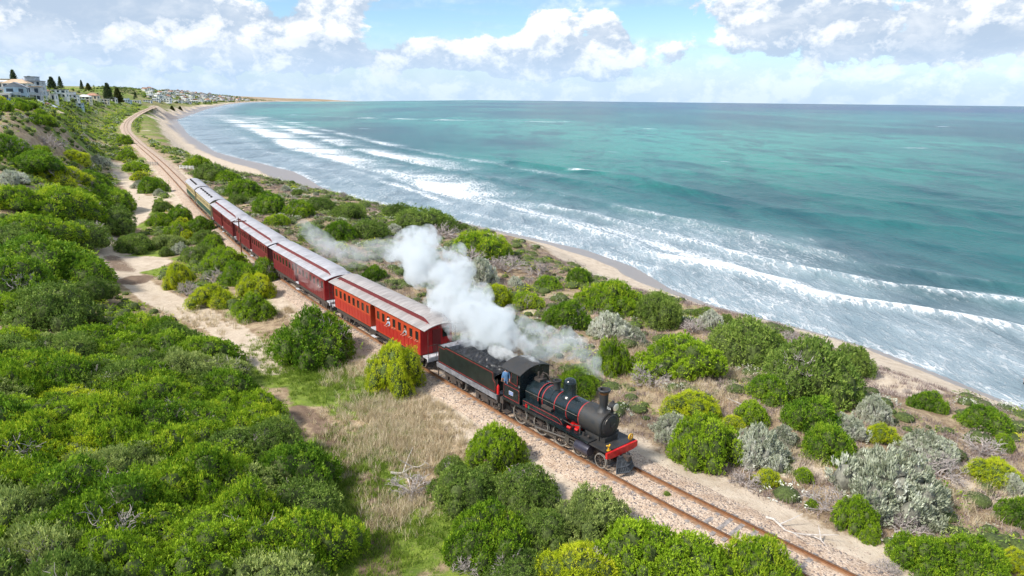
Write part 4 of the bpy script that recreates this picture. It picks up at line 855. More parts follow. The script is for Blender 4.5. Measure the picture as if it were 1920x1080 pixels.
def leaves_on(P, N, T, per, ln, wd, spread, up, r):
    """tufts of leaves at points P with outward normals N"""
    n = len(P); P = np.repeat(P, per, 0); N = np.repeat(N, per, 0); T = np.repeat(T, per)
    d = unit(N + r.normal(0, spread, P.shape) + np.array([0, 0, up])); L = ln * r.uniform(.6, 1.25, (len(P), 1)); Wd = wd * r.uniform(.7, 1.2, (len(P), 1))
    side = unit(np.cross(d, r.normal(0, 1, P.shape))); b = P + r.normal(0, ln * .35, P.shape)
    nrm = np.cross(side, d); mid = b + d * L * .5 + nrm * L * .08
    V = np.stack([b, mid + side * Wd * .5, b + d * L, mid - side * Wd * .5], 1).reshape(-1, 3)
    F = np.arange(len(V)).reshape(-1, 4); tint = np.repeat(np.clip(T + r.normal(0, .10, len(P)), 0, 1), 4); return V, F, tint
def crown(seed, nl, rho, tufts, per, ln, wd, spread, up, H, flat=0.0):
    r = np.random.default_rng(seed); C = []; R = []
    for i in range(nl):
        th = 2.4 * i + r.uniform(-.4, .4); q = math.sqrt((i + .5) / nl); rr = q * (1 - rho[0] * .95) * r.uniform(.82, 1.14); ro = r.uniform(*rho) * (1.1 if q < .6 else 1)
        zz = (H * math.sqrt(max(0, 1 - (q * .93) ** 2)) - ro * .8) * r.uniform(.68, 1.16) + flat; C.append((rr * math.cos(th), rr * math.sin(th), max(zz, ro * .40))); R.append(ro)
    C = np.array(C); R = np.array(R); tl = r.uniform(.15, .85, nl)
    per_l = (R ** 2 / (R ** 2).sum() * tufts * 1.9).astype(int); P = []; N = []; T = []
    for i in range(nl):
        d = unit(r.normal(0, 1, (per_l[i], 3))); p = C[i] + d * R[i] * (r.uniform(.84, 1.03, (per_l[i], 1)) + r.exponential(.062, (per_l[i], 1))); ok = p[:, 2] > 0.02
        for j in range(nl):
            if j != i: ok &= np.linalg.norm(p - C[j], axis=1) > R[j] * .93
        P.append(p[ok]); N.append(d[ok]); T.append(np.clip(tl[i] * .55 + r.normal(.22, .16, ok.sum()), 0, 1))
    P = np.concatenate(P); N = np.concatenate(N); T = np.concatenate(T)
    V, F, t = leaves_on(P, N, T, per, ln, wd, spread, up, r)
    # woody hull added behind the leaves; its dark colour stands in for crown shade
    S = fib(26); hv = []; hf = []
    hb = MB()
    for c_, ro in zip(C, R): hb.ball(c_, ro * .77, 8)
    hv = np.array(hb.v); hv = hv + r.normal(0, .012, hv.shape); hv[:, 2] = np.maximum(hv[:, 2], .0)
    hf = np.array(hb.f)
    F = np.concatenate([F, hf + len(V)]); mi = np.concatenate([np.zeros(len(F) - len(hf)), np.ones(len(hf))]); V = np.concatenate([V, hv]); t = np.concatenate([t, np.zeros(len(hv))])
    return V, F, t, mi
KINDS = {  # lobes, lobe radius, tufts, leaves per tuft, leaf length, width, spread, up, height
    'g': (20, (.24, .36), 2600, 8, .060, .026, .75, .35, .80), 'f': (34, (.17, .26), 2700, 8, .046, .024, .65, .45, .80), 'y': (26, (.20, .30), 2300, 9, .066, .015, .85, .25, .95),
    'o': (18, (.22, .38), 2300, 8, .062, .026, .85, .30, .85), 'm': (26, (.20, .34), 3500, 8, .054, .022, .80, .40, .70), 's': (22, (.18, .30), 900, 18, .075, .024, .55, .85, .75), 'w': (26, (.18, .30), 2300, 8, .058, .020, .70, .60, .80)}
PROTO = {}
for kd, ps in KINDS.items():
    PROTO[kd] = []
    for v in range(3 if kd in 'mo' else 2):
        V, F, t, mi = crown(hash_seed := 100 + 7 * v + 31 * list(KINDS).index(kd), *ps)
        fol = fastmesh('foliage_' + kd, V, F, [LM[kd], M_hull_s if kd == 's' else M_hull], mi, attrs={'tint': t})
        st = MB(); r = random.Random(v)
        for i in range(6):
            th = i * 1.05 + r.random(); st.tube([(0, 0, -.15), (.10 * math.cos(th), .10 * math.sin(th), .15), (.42 * math.cos(th + .2), .42 * math.sin(th + .2), .42)], [.035, .028, .012], 5)
        PROTO[kd].append((fol, st.mesh('stems_' + kd, M_wood)))
def dead_mesh(seed, n=60, leafy=0.0):
    r = random.Random(seed); b = MB()
    def grow(p, d, L, rad, lev):
        q = p + d * L + Vector((r.gauss(0, .05), r.gauss(0, .05), r.gauss(0, .03))); b.tube([p, (p + q) / 2 + Vector((r.gauss(0, .02), r.gauss(0, .02), r.gauss(0, .02))), q], [rad, rad * .8, rad * .6], 3)
        if lev:
            for _ in range(3): nd = (d + Vector((r.gauss(0, .65), r.gauss(0, .65), r.gauss(.02, .4)))).normalized(); grow(q, nd, L * r.uniform(.6, .85), rad * .68, lev - 1)
    for i in range(13):
        th = i * .5 + r.random(); d = Vector((math.cos(th), math.sin(th), r.uniform(.15, 1.1))).normalized(); grow(Vector((0, 0, -.03)), d, .36, .030, 3)
    return b.mesh('branches', M_twig)
DEAD = [dead_mesh(1), dead_mesh(2), dead_mesh(5)]
NSH = {'n': 0}
def put_shrub(kd, p, R, H, label, group=None, name='shrub', variant=None, rz=None):
    i = NSH['n']; NSH['n'] += 1
    rz = (i * 2.399) % 6.283 if rz is None else rz
    base = {'g': .80, 'f': .80, 'y': .95, 'o': .85, 'm': .70, 's': .75, 'w': .80, 'd': .8}[kd]
    if kd == 'd':
        o = link('dead_shrub', DEAD[i % 3]); o.location = (p[0], p[1], p[2] - .02); o.rotation_euler = (0, 0, rz); o.scale = (R * .95, R * .95, H / .8); tag(o, label, 'dead shrub', group); return o
    fol, st = PROTO[kd][(i if variant is None else variant) % len(PROTO[kd])]
    e_ = empty(name, (p[0], p[1], p[2] - 0.06 * R), rz); e_.scale = (R * random.uniform(.86, 1.2), R * random.uniform(.86, 1.12), H / base * random.uniform(.9, 1.1)); e_.rotation_euler = (random.gauss(0, .07), random.gauss(0, .07), rz)
    link('foliage', fol, e_, (0, 0, -.05), (random.uniform(-.13, .13), random.uniform(-.13, .13), 0)); link('stems', st, e_)
    if kd in 'goymw' and (i * 7) % 10 < 4: t_ = link('dead_twigs', DEAD[i % 3], e_, (.25 * math.cos(i), .25 * math.sin(i), .12), (0, 0, i)); t_.scale = (.72, .72, base * .98)
    tag(e_, label, 'shrub', group); return e_
PLACED = []
def spec(cx, cy, w, ratio, kd, label, group=None):
    p = hit(cx, cy + 0.32 * ratio * w + 0.10 * w); R = w / 2 / pxm(p); p2 = p; H = ratio * 2 * R
    PLACED.append((p2[0], p2[1], R)); return put_shrub(kd, p2, R, H, label, group)
SH = [
 # beside the train, landward
 (590, 622, 172, .50, 'g', 'big round glossy green bush against the first red coach'), (738, 688, 128, .72, 'y', 'bright yellow-green bush standing in front of the first coach and tender'),
 (550, 668, 34, .6, 'y', 'tiny yellow-green bush at the foot of the big round green bush'), (478, 574, 80, .50, 'f', 'low olive-lime bush at the end of the shrub clump by the second coach'),
 (398, 550, 88, .48, 'y', 'low yellow bush at the front of the clump beside the sandy path'), (480, 534, 72, .62, 'y', 'rounded yellow-lime bush in the clump beside the second coach'),
 (338, 518, 62, .75, 'y', 'upright lime-yellow bush on the path side of the clump'), (422, 482, 84, .52, 'f', 'lime green bush at the back of the clump near the telegraph pole'),
 (450, 508, 84, .5, 'g', 'dark green bush in the middle of the clump beside the pole'), (496, 508, 60, .6, 'g', 'dark green bush touching the track below the telegraph pole'),
 (402, 516, 56, .5, 'd', 'bare grey dead bush inside the yellow clump'), (352, 540, 56, .5, 'd', 'brown dead bush between two yellow bushes near the path'),
 (338, 467, 32, .6, 's', 'small silver-grey bush behind the lime clump'), (312, 471, 30, .6, 'o', 'small dark bush next to the small silver-grey bush'),
 (252, 452, 74, .42, 'o', 'brownish olive bush at the bend of the sandy path'), (316, 448, 62, .42, 'w', 'sage green bush left of the dark red coaches on the path verge'),
 (372, 470, 66, .5, 'o', 'olive bush behind the lime clump by the telegraph pole'), (400, 455, 52, .5, 'g', 'green bush beside the telegraph pole foot'),
 (338, 402, 54, .55, 'g', 'rounded green bush along the green and cream cars'), (378, 418, 48, .55, 'g', 'dark green bush close to the last red coach'), (335, 428, 52, .5, 'm', 'green bush on the verge beside the last red coach'),
 (385, 442, 48, .5, 'o', 'olive bush on the verge near the third coach'), (352, 440, 26, .6, 'y', 'small yellow-green bush on the verge near the third coach'), (300, 410, 46, .5, 'm', 'green bush between the sandy path and the green cars'),
 (288, 346, 56, .5, 'g', 'dark rounded bush beside the track behind the train'), (299, 361, 22, .6, 's', 'small silver bush at the foot of the dark rounded bush'), (262, 330, 30, .5, 'y', 'small yellowish bush by the level crossing'), (262, 345, 34, .4, 's', 'low grey bush at the fork of the sandy path'),
 (305, 385, 40, .5, 'o', 'olive bush beside the last green car'), (240, 290, 40, .5, 'f', 'lime bush along the inside of the far bend'), (255, 310, 40, .5, 'f', 'lime bush facing the level crossing'), (235, 262, 30, .6, 'f', 'small lime bush on the inside of the far track bend'),
 # left middle thicket
 (85, 470, 200, .36, 'g', 'broad green thicket bush with layered crown on the left bank'), (30, 510, 170, .40, 'g', 'bright green bush at the frame edge below the layered thicket'), (150, 500, 130, .45, 'g', 'green bush at the edge of the bare clearing'), (95, 565, 165, .42, 'o', 'dark green bush below the layered thicket, near the clearing'), (10, 570, 90, .5, 'f', 'lime bush at the frame edge beside the dark green bush'), (165, 545, 90, .5, 'o', 'dark bush overhanging the corner of the clearing'),
 (60, 415, 150, .34, 'm', 'green bush behind the layered thicket on the bank'), (150, 430, 120, .36, 'o', 'brownish green bush above the clearing'), (200, 405, 120, .4, 'o', 'olive bush at the top of the clearing beside the path'), (110, 370, 150, .34, 'm', 'green spreading bush on the middle of the bank'), (205, 365, 110, .38, 'g', 'green spreading bush bordering the upper path'), (30, 365, 120, .36, 'm', 'green bush at the frame edge half way up the bank'), (15, 440, 100, .4, 'o', 'olive bush at the frame edge above the layered thicket'), (160, 390, 90, .4, 'd', 'grey leafless patch of bush on the bank'),
 (110, 320, 110, .36, 'y', 'yellow-green bush in the middle of the slope'), (60, 300, 100, .36, 'g', 'green bush on the lower brown slope'), (170, 330, 80, .4, 'g', 'green bush above the upper path bend'), (25, 330, 60, .4, 's', 'silver bush at the frame edge on the slope'), (20, 272, 90, .4, 'g', 'bright green bush on the upper slope at the frame edge'), (95, 262, 70, .36, 'd', 'purple-grey dead bush on the brown slope'), (140, 290, 60, .4, 'y', 'yellowish bush beside the pale grass patch'), (185, 300, 50, .4, 's', 'grey bush at the head of the path'),
 # centre bottom
 (930, 828, 118, .72, 'f', 'lime green bush crowning the thicket below the locomotive wheels'), (872, 905, 130, .55, 'o', 'olive bush below the lime bush, facing the dry grass'), (985, 905, 130, .55, 'o', 'olive-brown bush below the locomotive cylinders'), (915, 985, 170, .5, 'm', 'mid-green bush at the middle of the bottom thicket'), (1015, 985, 130, .5, 'o', 'dark bush between the mid-green and sage bushes'), (890, 1050, 90, .5, 'd', 'grey bare twigs at the bottom of the thicket'), (975, 1060, 130, .5, 'o', 'olive bush at the bottom frame edge of the thicket'),
 (1112, 958, 160, .58, 'w', 'pale sage bush beside the rails in front of the locomotive'), (1205, 1020, 185, .55, 'f', 'yellow-lime bush at the bottom, between the sage bush and the rails'), (1080, 1058, 180, .5, 'y', 'bright yellow bush at the bottom frame edge'), (1300, 1050, 170, .55, 'f', 'lime bush at the bottom covering the near rail'), (1415, 1045, 150, .58, 'm', 'green bush overhanging the near rail at the bottom'), (845, 870, 60, .5, 'o', 'small olive tuft bush at the edge of the dry grass'),
 # seaward, near
 (1320, 826, 122, .72, 'f', 'dense lime dome bush right of the locomotive front'), (1420, 838, 100, .70, 's', 'silver bush touching the dense lime dome bush'), (1262, 800, 80, .6, 's', 'silver bush between the buffer beam and the lime dome bush'), (1465, 815, 56, .55, 's', 'small silver bush behind the silver bush by the lime dome'), (1296, 757, 112, .46, 'y', 'olive-yellow bush with dead branches above the lime dome bush'), (1408, 768, 76, .55, 'f', 'lime tussock-like bush beside the olive-yellow bush'), (1375, 790, 50, .5, 'y', 'yellow-green bush under the lime tussock-like bush'),
 (1552, 826, 104, .60, 'g', 'neat dark green dome bush in the sand opening'), (1520, 770, 116, .48, 'g', 'wide green bush behind the neat dark dome bush'), (1580, 792, 84, .5, 's', 'silver bush behind the neat dark dome bush'), (1636, 768, 76, .55, 's', 'grey-green bush on the edge of the bare sand patch'), (1650, 810, 58, .6, 'y', 'yellow-green bush between silver bushes near the sand patch'), (1735, 830, 126, .40, 's', 'flat pale silver bush with dead branches below it'), (1665, 895, 190, .52, 's', 'largest silver bush, right of the track in the dunes'), (1625, 860, 70, .6, 's', 'silver bush joined to the back of the largest silver bush'),
 (1602, 962, 84, .70, 'f', 'lime bush beside the track ballast on the sea side'), (1628, 1003, 44, .6, 'f', 'small lime bush at the foot of the lime bush by the ballast'), (1505, 890, 36, .65, 'f', 'little lime tuft alone in the sand'), (1520, 946, 24, .7, 'f', 'tiny lime tuft near the track ballast'), (1438, 893, 52, .6, 'y', 'yellow-green bush below the silver bush by the lime dome'), (1725, 1030, 130, .5, 'm', 'green bush at the bottom right of the dunes'), (1820, 1040, 130, .5, 'm', 'green bush in the bottom corner of the dunes'), (1900, 955, 66, .8, 'g', 'dark green bush at the right frame edge'), (1895, 908, 52, .6, 's', 'silver bush at the right frame edge'), (1860, 878, 96, .40, 'y', 'low yellow-green bush near the right frame edge'), (1905, 1050, 60, .6, 'y', 'yellowish bush in the bottom right corner'),
 (1738, 748, 66, .58, 'g', 'green bush alone at the top of the beach'), (1845, 782, 84, .5, 'g', 'green bush on the dune edge near the breaking sea'), (1880, 832, 38, .7, 'g', 'small green plant in the brown brush near the frame edge'), (1700, 732, 24, .5, 'd', 'small dead scrap of brush by the lone beach bush'),
 (1275, 660, 166, .48, 'f', 'large lime cushion bush on the dune behind the engine'), (1403, 637, 150, .60, 'o', 'large olive bush on the dune crest beside the lime cushion'), (1518, 690, 168, .62, 'o', 'largest olive bush at the edge of the bare sand'), (1440, 722, 92, .5, 'g', 'green bush in front of the largest olive bush'), (1592, 672, 84, .6, 'o', 'olive bush on the beach side of the largest olive bush'), (1560, 735, 76, .5, 'o', 'olive bush hanging over the bare sand'), (1618, 690, 40, .6, 'd', 'bare twiggy bush above the beach sand'),
 (1232, 577, 96, .6, 'o', 'dark olive bush on the crest above the surf'), (1330, 598, 50, .6, 's', 'grey bush on the dune crest beside the olive bush'), (1362, 596, 30, .6, 'o', 'small dark bush on the crest skyline of the dune'), (1140, 548, 116, .5, 'm', 'green bush on the crest above the wet sand'), (1085, 514, 52, .6, 'g', 'green bush on the crest near the wet sand'), (1060, 586, 88, .5, 'g', 'round glossy bush right of the smoke'), (1142, 608, 86, .5, 's', 'silver-flowered bush between the glossy bush and the olive bush'), (1192, 628, 44, .6, 's', 'small silver bush behind the lime cushion'), (1236, 600, 38, .6, 's', 'small silver bush under the dark olive crest bush'), (1148, 668, 74, .85, 'f', 'tall grassy lime bush behind the chimney'), (1080, 716, 100, .5, 'g', 'green bush behind the boiler of the locomotive'), (930, 552, 66, .55, 'y', 'yellow-green bush peeping from behind the smoke'), (988, 560, 66, .5, 'm', 'green bush next to the smoke on the dune'), (900, 508, 74, .6, 's', 'silver bush above the smoke on the dune'), (966, 528, 32, .6, 's', 'small silver bush between brown brush and smoke'), (1028, 528, 50, .5, 'g', 'green bush on the dune amid grey brush'), (870, 560, 50, .5, 'o', 'olive bush mostly behind the smoke'),
 (900, 452, 120, .36, 'm', 'green spreading bush on the crest above the beach bend'), (790, 402, 124, .40, 'o', 'dark spreading bush on the crest where the beach narrows'), (690, 425, 72, .5, 'o', 'olive bush on the dune left of the smoke top'), (640, 432, 74, .5, 'g', 'green bush on the dune beside thin smoke'), (700, 512, 46, .5, 'g', 'small green bush seaward of the first coach'), (720, 470, 40, .5, 'o', 'small olive bush under the thin smoke'), (460, 350, 84, .44, 'g', 'bright green bush seaward of the last red coaches'), (505, 378, 74, .44, 'g', 'green bush seaward of the fourth coach'), (560, 388, 66, .44, 'm', 'green bush between the train and the beach'), (600, 380, 60, .45, 'o', 'olive bush on the beach crest'), (655, 392, 64, .45, 'o', 'dark bush on the beach crest beyond the smoke'), (745, 392, 60, .45, 'o', 'dark bush beside the spreading crest bush'), (400, 320, 70, .42, 'o', 'olive bush seaward of the last green car'), (425, 330, 50, .45, 'm', 'green bush at the tail of the train'), (370, 300, 56, .4, 'm', 'green bush by the white barrier'), (520, 410, 50, .4, 'm', 'green bush close behind the third coach'), (585, 430, 46, .45, 'g', 'green bush close behind the second coach roof'), (445, 372, 40, .45, 'o', 'small olive bush close behind the last red coach'),
 # dead brush on the dune
 (880, 478, 96, .36, 'd', 'purple-grey dead brush above the smoke on the crest'), (950, 490, 90, .36, 'd', 'grey dead brush in the middle of the crest'), (1010, 500, 70, .4, 'd', 'grey dead brush next to the green crest bush'), (1215, 700, 96, .40, 'd', 'tangle of bleached dead branches right of the chimney'), (1300, 608, 60, .45, 'd', 'dead brush below the dark olive crest bush'), (1185, 570, 60, .4, 'd', 'dead brush between two crest bushes'), (1400, 890, 80, .4, 'd', 'grey dead brush at the track edge below the silver bush'), (1555, 930, 110, .34, 'd', 'fallen dead branches between the lime bush and the big silver bush'), (1760, 870, 120, .34, 'd', 'dead branches sprawling beside the largest silver bush'), (1840, 830, 90, .4, 'd', 'brown dead brush near the right frame edge'), (1480, 630, 60, .4, 'd', 'bare twigs on the crest between the olive bushes'), (1700, 980, 90, .4, 'd', 'dead brush at the bottom right of the track'), (770, 900, 100, .34, 'd', 'pale fallen dead branches in the dry grass'), (620, 470, 60, .4, 'd', 'dead brush behind the second coach'), (830, 430, 80, .36, 'd', 'dead brush left of the green spreading crest bush'), (1660, 1060, 60, .4, 'd', 'dead twigs by the track at the bottom frame edge'),
]
SH += [(1250, 931, 18, .7, 'o', 'tiny dark weed growing between the rails'), (1308, 946, 10, .7, 'g', 'tiny green weed between the rails ahead of the dark one')]
for q in SH: spec(*q)
# bleached fallen branches
def fallen(px, py, L, rz, label, seed):
    r = random.Random(seed); p = hit(px, py); b = MB(); n = 9; z0 = float(TER(p[0], p[1])); P = []
    for i in range(n):
        t = i / (n - 1) - .5; x = p[0] + math.cos(rz) * L * t - math.sin(rz) * .25 * math.sin(i * 1.1 + seed); y = p[1] + math.sin(rz) * L * t + math.cos(rz) * .25 * math.sin(i * 1.1 + seed); P.append(Vector((x, y, float(TER(x, y)) + .07 + .1 * r.random())))
    b.tube(P, [.085 * (1 - .75 * i / (n - 1)) for i in range(n)], 6)
    for i in (2, 4, 5, 7): d = Vector((r.gauss(0, .6), r.gauss(0, .6), .25 + r.random() * .4)); b.tube([P[i], P[i] + d * .6, P[i] + d * 1.1 + Vector((r.gauss(0, .15), 0, .05))], [.045, .03, .012], 5)
    tag(b.build('fallen_branch', M_bleach, None, 60), label, 'branch')
M_bleach = mat('bleached_wood', (.55, .50, .46), .9, 0, .3, 5, .3, 30)
fallen(1490, 1003, 3.2, -.75, 'long bleached branch lying beside the rails on the sand', 1); fallen(1660, 990, 1.6, -1.2, 'short bleached branch below the largest silver bush', 2); fallen(775, 885, 2.6, .3, 'pale branch lying in the dry grass by the bottom thicket', 3); fallen(1770, 850, 2.4, .4, 'bleached branch under the flat pale silver bush', 5); fallen(1390, 770, 1.6, .9, 'pale branch on the sand beside the lime tussock-like bush', 6)
CLR = hit(250, 490); SPT = hit(1660, 720); SP2 = hit(1360, 900)
def nearpt(x, y, p, r): return math.exp(-((x - p[0]) ** 2 + (y - p[1]) ** 2) / r ** 2)
CNAME = {'g': 'glossy green', 'f': 'lime green', 'y': 'yellow-green', 'o': 'olive', 'm': 'mid-green', 's': 'silver-grey', 'w': 'sage green', 'd': 'bare grey dead'}
def abreast(x, y):
    a_ = float(np.interp(y + (x - float(TX(y))) * .45, _cyy, _arc)) - _a0
    for lim, nm in ((-1, 'ahead of the locomotive'), (10, 'abreast of the locomotive'), (18, 'abreast of the tender'), (37, 'abreast of the first coach'), (56, 'abreast of the second coach'), (75, 'abreast of the third coach'), (94, 'abreast of the fourth coach'), (130, 'abreast of the green cars')):
        if a_ < lim: return nm
    return 'behind the tail of the train'
def to_px(x, y, z):
    v = np.array([x, y, z]) - np.array([0, 0, CAMH]); return 960 + FPX * (v @ RT) / (v @ FW), 540 - FPX * (v @ UP) / (v @ FW)
# the dense foreground thicket: overlapping shrubs, each its own plant
poly = [hit(*q)[:2] for q in [(-60, 690), (60, 660), (230, 640), (350, 650), (430, 730), (520, 830), (560, 920), (585, 1010), (585, 1200), (-60, 1200)]]
def inpoly(x, y, P):
    c = False; j = len(P) - 1
    for i in range(len(P)):
        if (P[i][1] > y) != (P[j][1] > y) and x < (P[j][0] - P[i][0]) * (y - P[i][1]) / (P[j][1] - P[i][1]) + P[i][0]: c = not c
        j = i
    return c
xs = [p[0] for p in poly]; ys = [p[1] for p in poly]; got = []; tr = 0
while tr < 6000 and len(got) < 84:
    tr += 1; x, y = random.uniform(min(xs), max(xs)), random.uniform(min(ys), max(ys))
    if not inpoly(x, y, poly) or any((x - a) ** 2 + (y - b) ** 2 < 1.95 ** 2 for a, b in got): continue
    got.append((x, y))
for i, (x, y) in enumerate(got):
    R = random.uniform(2.0, 3.1); kd = random.choices('mgfowy', (5, 3, 2.2, 2.2, 1.3, .7))[0]
    z = float(TER(x, y)); put_shrub(kd, (x, y, z), R, random.uniform(2.1, 3.0), CNAME[kd] + ' shrub in the ' + ('upper' if to_px(x, y, z)[1] < 720 else 'middle' if to_px(x, y, z)[1] < 900 else 'lower') + ' foreground thicket ' + ('by the left frame edge' if to_px(x, y, z)[0] < 170 else 'in its middle' if to_px(x, y, z)[0] < 380 else 'by the grassy hollow'), 'shrubs of the foreground thicket'); PLACED.append((x, y, R))
print('thicket', len(got))
# fill: scrub on the bank and the dunes, each still a plant of its own
PA = np.array(PLACED); fill = 0
def free(x, y, R, f=0.75):
    return np.all((PA[:, 0] - x) ** 2 + (PA[:, 1] - y) ** 2 > ((PA[:, 2] + R) * f) ** 2)
FILL_LABEL = {('b', 'n'): ('scrub bush among many on the green bank below the houses', 'scrub bushes on the bank'), ('d', 'n'): ('small bush among the scrub of the sea-side dunes', 'scrub bushes on the dunes')}
cand = []
for _ in range(9000):
    y = 40 + 150 * random.random() ** 0.8; s_ = random.uniform(-60, 45); c_, d_ = TX(y), TS(y); x = float(c_ + s_ * math.sqrt(1 + d_ * d_)); cand.append((x, y, s_))
for x, y, s_ in cand:
    if fill >= 84: break
    if abs(s_) < 5.5: continue
    e_ = -float(shore(x, y)); px = 960 + FPX * (np.array([x, y, 0]) - [0, 0, CAMH]) @ RT / ((np.array([x, y, 0]) - [0, 0, CAMH]) @ FW)
    if px < -80 or px > 2000 or e_ < 21: continue
    R = random.uniform(.5, 1.5) if s_ > 0 else random.uniform(1.2, 2.8)
    if s_ < 0 and (near_path(x, y, PATH) < R + 2.0 or (s_ > -14 and y < 70)): continue
    if s_ < 0 and nearpt(x, y, CLR, 7.5) > .2: continue
    if s_ > 0 and random.random() < .35: continue
    if s_ > 0 and nearpt(x, y, SPT, 6) > .3: continue
    if not free(x, y, R, .72 if s_ < 0 else .95): continue
    kd = random.choices('gmofysd', (3, 3, 3, 2, 1, .6, .6))[0] if s_ < 0 else random.choices('gfosdyw', (1, 1.2, 2, 2, 3, 1, 1))[0]
    L_, G_ = FILL_LABEL[('b' if s_ < 0 else 'd', 'n')]
    L_ = ('small ' if R < 1.3 else '') + CNAME[kd] + ' bush on the ' + ('bank ' if s_ < 0 else 'sea-side dunes ') + abreast(x, y)
    if False: L_, G_ = ('bare grey dead bush among the scrub of the ' + ('bank' if s_ < 0 else 'dunes'), 'dead bushes on the ' + ('bank' if s_ < 0 else 'dunes'))
    put_shrub(kd, (x, y, float(TER(x, y))), R, R * random.uniform(.8, 1.15), L_, G_); PA = np.vstack([PA, (x, y, R)]); fill += 1
print('fill', fill, 'total', NSH['n'])
# the rest of the scrub, too many to count: one mass of small leafy mounds
def scrub_mass(name, pts, cols, label, per):
    r = np.random.default_rng(5); VV = []; FF = []; TT = []; MI = []; off = 0
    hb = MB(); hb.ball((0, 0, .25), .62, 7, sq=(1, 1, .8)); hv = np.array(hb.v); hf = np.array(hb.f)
    for (x, y, z, R, H, mi) in pts:
        n = (per if R > .9 else per // 2 if R > .5 else per // 3) if y < 170 else (int(per * .55) if y < 400 else int(per * .28)); d = unit(r.normal(0, 1, (n, 3))); d[:, 2] = np.abs(d[:, 2]) * .9
        lump = 1 + .22 * np.sin(d[:, 0] * 5 + x) * np.cos(d[:, 1] * 5 + y); P = d * lump[:, None] * np.array([.95, .95, .9]); lnn = .18 if y < 170 else (.25 if y < 400 else .34)
        V, F, t = leaves_on(P, d, np.clip(r.normal(.5, .12) + r.normal(0, .2, n), 0, 1), 3, lnn, lnn * .42, .7, .4, r)
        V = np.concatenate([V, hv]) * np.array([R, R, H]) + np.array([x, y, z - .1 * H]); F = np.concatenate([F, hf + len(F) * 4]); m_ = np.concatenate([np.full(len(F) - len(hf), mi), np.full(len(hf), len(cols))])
        VV.append(V); FF.append(F + off); TT.append(np.concatenate([t, np.zeros(len(hv))])); MI.append(m_); off += len(V)
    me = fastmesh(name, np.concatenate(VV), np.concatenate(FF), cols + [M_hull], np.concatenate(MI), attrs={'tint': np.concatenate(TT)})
    tag(link(name, me), label, kind='stuff'); print(name, len(pts), len(me.polygons))
pts = []; tries = 0; cell = {}
while len(pts) < 3700 and tries < 44000:
    tries += 1
    u = random.random(); y = 60 * (950 / 60) ** (u ** 1.05); s_ = random.uniform(4.5, 45) if random.random() < .30 else (random.uniform(-42, -5) if random.random() < .62 else random.uniform(-30 - y * .42, -5)); 
    if random.random() < .2: y = random.uniform(230, 900); s_ = random.uniform(4.5, 30)
    c_ = TX(y); x = float(c_ + s_ * math.sqrt(1 + TS(y) ** 2))
    if abs(s_) < (4.6 if y < 300 else 5.5): continue
    vx = np.array([x, y, 0]) - [0, 0, CAMH]; px = 960 + FPX * (vx @ RT) / (vx @ FW)
    if px < -40 or px > 1980: continue
    e_ = -float(shore(x, y)); bw = float(np.interp(y, [0, 190, 250, 300, 380, 600, 1000], [13, 13, 26, 34, 30, 28, 45]))
    if e_ < bw + (5 if y < 260 else 2.5): continue
    R = random.uniform(.35, 1.1) * (1 + y / 260) if y < 500 else random.uniform(1.2, 3.4)
    if s_ > 0: R *= .62 if y < 200 else .8
    if y < 210 and not free(x, y, R, .55): continue
    if s_ < 0 and y < 220 and near_path(x, y, PATH) < R + 1.8: continue
    if s_ < 0 and nearpt(x, y, CLR, 7) > .25: continue
    if s_ < 0 and s_ > -13 and y < 66: continue
    if nearpt(x, y, SPT, 6) > .3: continue
    key = (int(x / (R * 1.1 + .5)), int(y / (R * 1.1 + .5)), round(math.log(R + 1) * 2))
    if key in cell: continue
    # bare brown face of the bluff stays open
    if s_ < -24 and y < 260 and fbm(np.array(x * .05), np.array(y * .05), 131, 3) > .60 and random.random() < .75: continue
    cell[key] = 1
    m_ = random.choices(range(6), (3, 2.4, 1.2, 2.4, .9, .5) if s_ < 0 else (1.3, 1.2, .9, 2.2, 1.7, 2.2))[0]
    pts.append((x, y, float(TER(x, y)), R, R * random.uniform(.65, 1.0), m_))
for _ in range(9000):
    y = 28 + 190 * random.random() ** 1.5; s_ = random.uniform(5, 46); x = float(TX(y)) + s_ * math.sqrt(1 + float(TS(y)) ** 2); e_ = -float(shore(x, y))
    if e_ < 14.5 or nearpt(x, y, SPT, 5.5) > .35 or nearpt(x, y, SP2, 2.5) > .4: continue
    R = (random.uniform(.3, .7) if random.random() < .45 else random.uniform(.7, 1.35)) * (1 + y / 400)
    if not free(x, y, R, .66): continue
    if vn(x * .16, y * .16, 55) < .26: continue
    pts.append((x, y, float(TER(x, y)), R, R * random.uniform(.4, .7), random.choices(range(7), (.6, .6, .4, 1.6, 1.3, 1.8, 3.0))[0]))
    if len(pts) > 5300: break
scrub_mass('distant_scrub', pts, [LM['m'], LM['f'], LM['y'], LM['o'], LM['s'], LM['w'], leafmat('mauve_brown_scrub', (0.10, 0.075, 0.06), (0.21, 0.165, 0.14), (0.34, 0.28, 0.24), .85, .15)], 'dense low coastal scrub covering bank and dunes into the distance', 46)
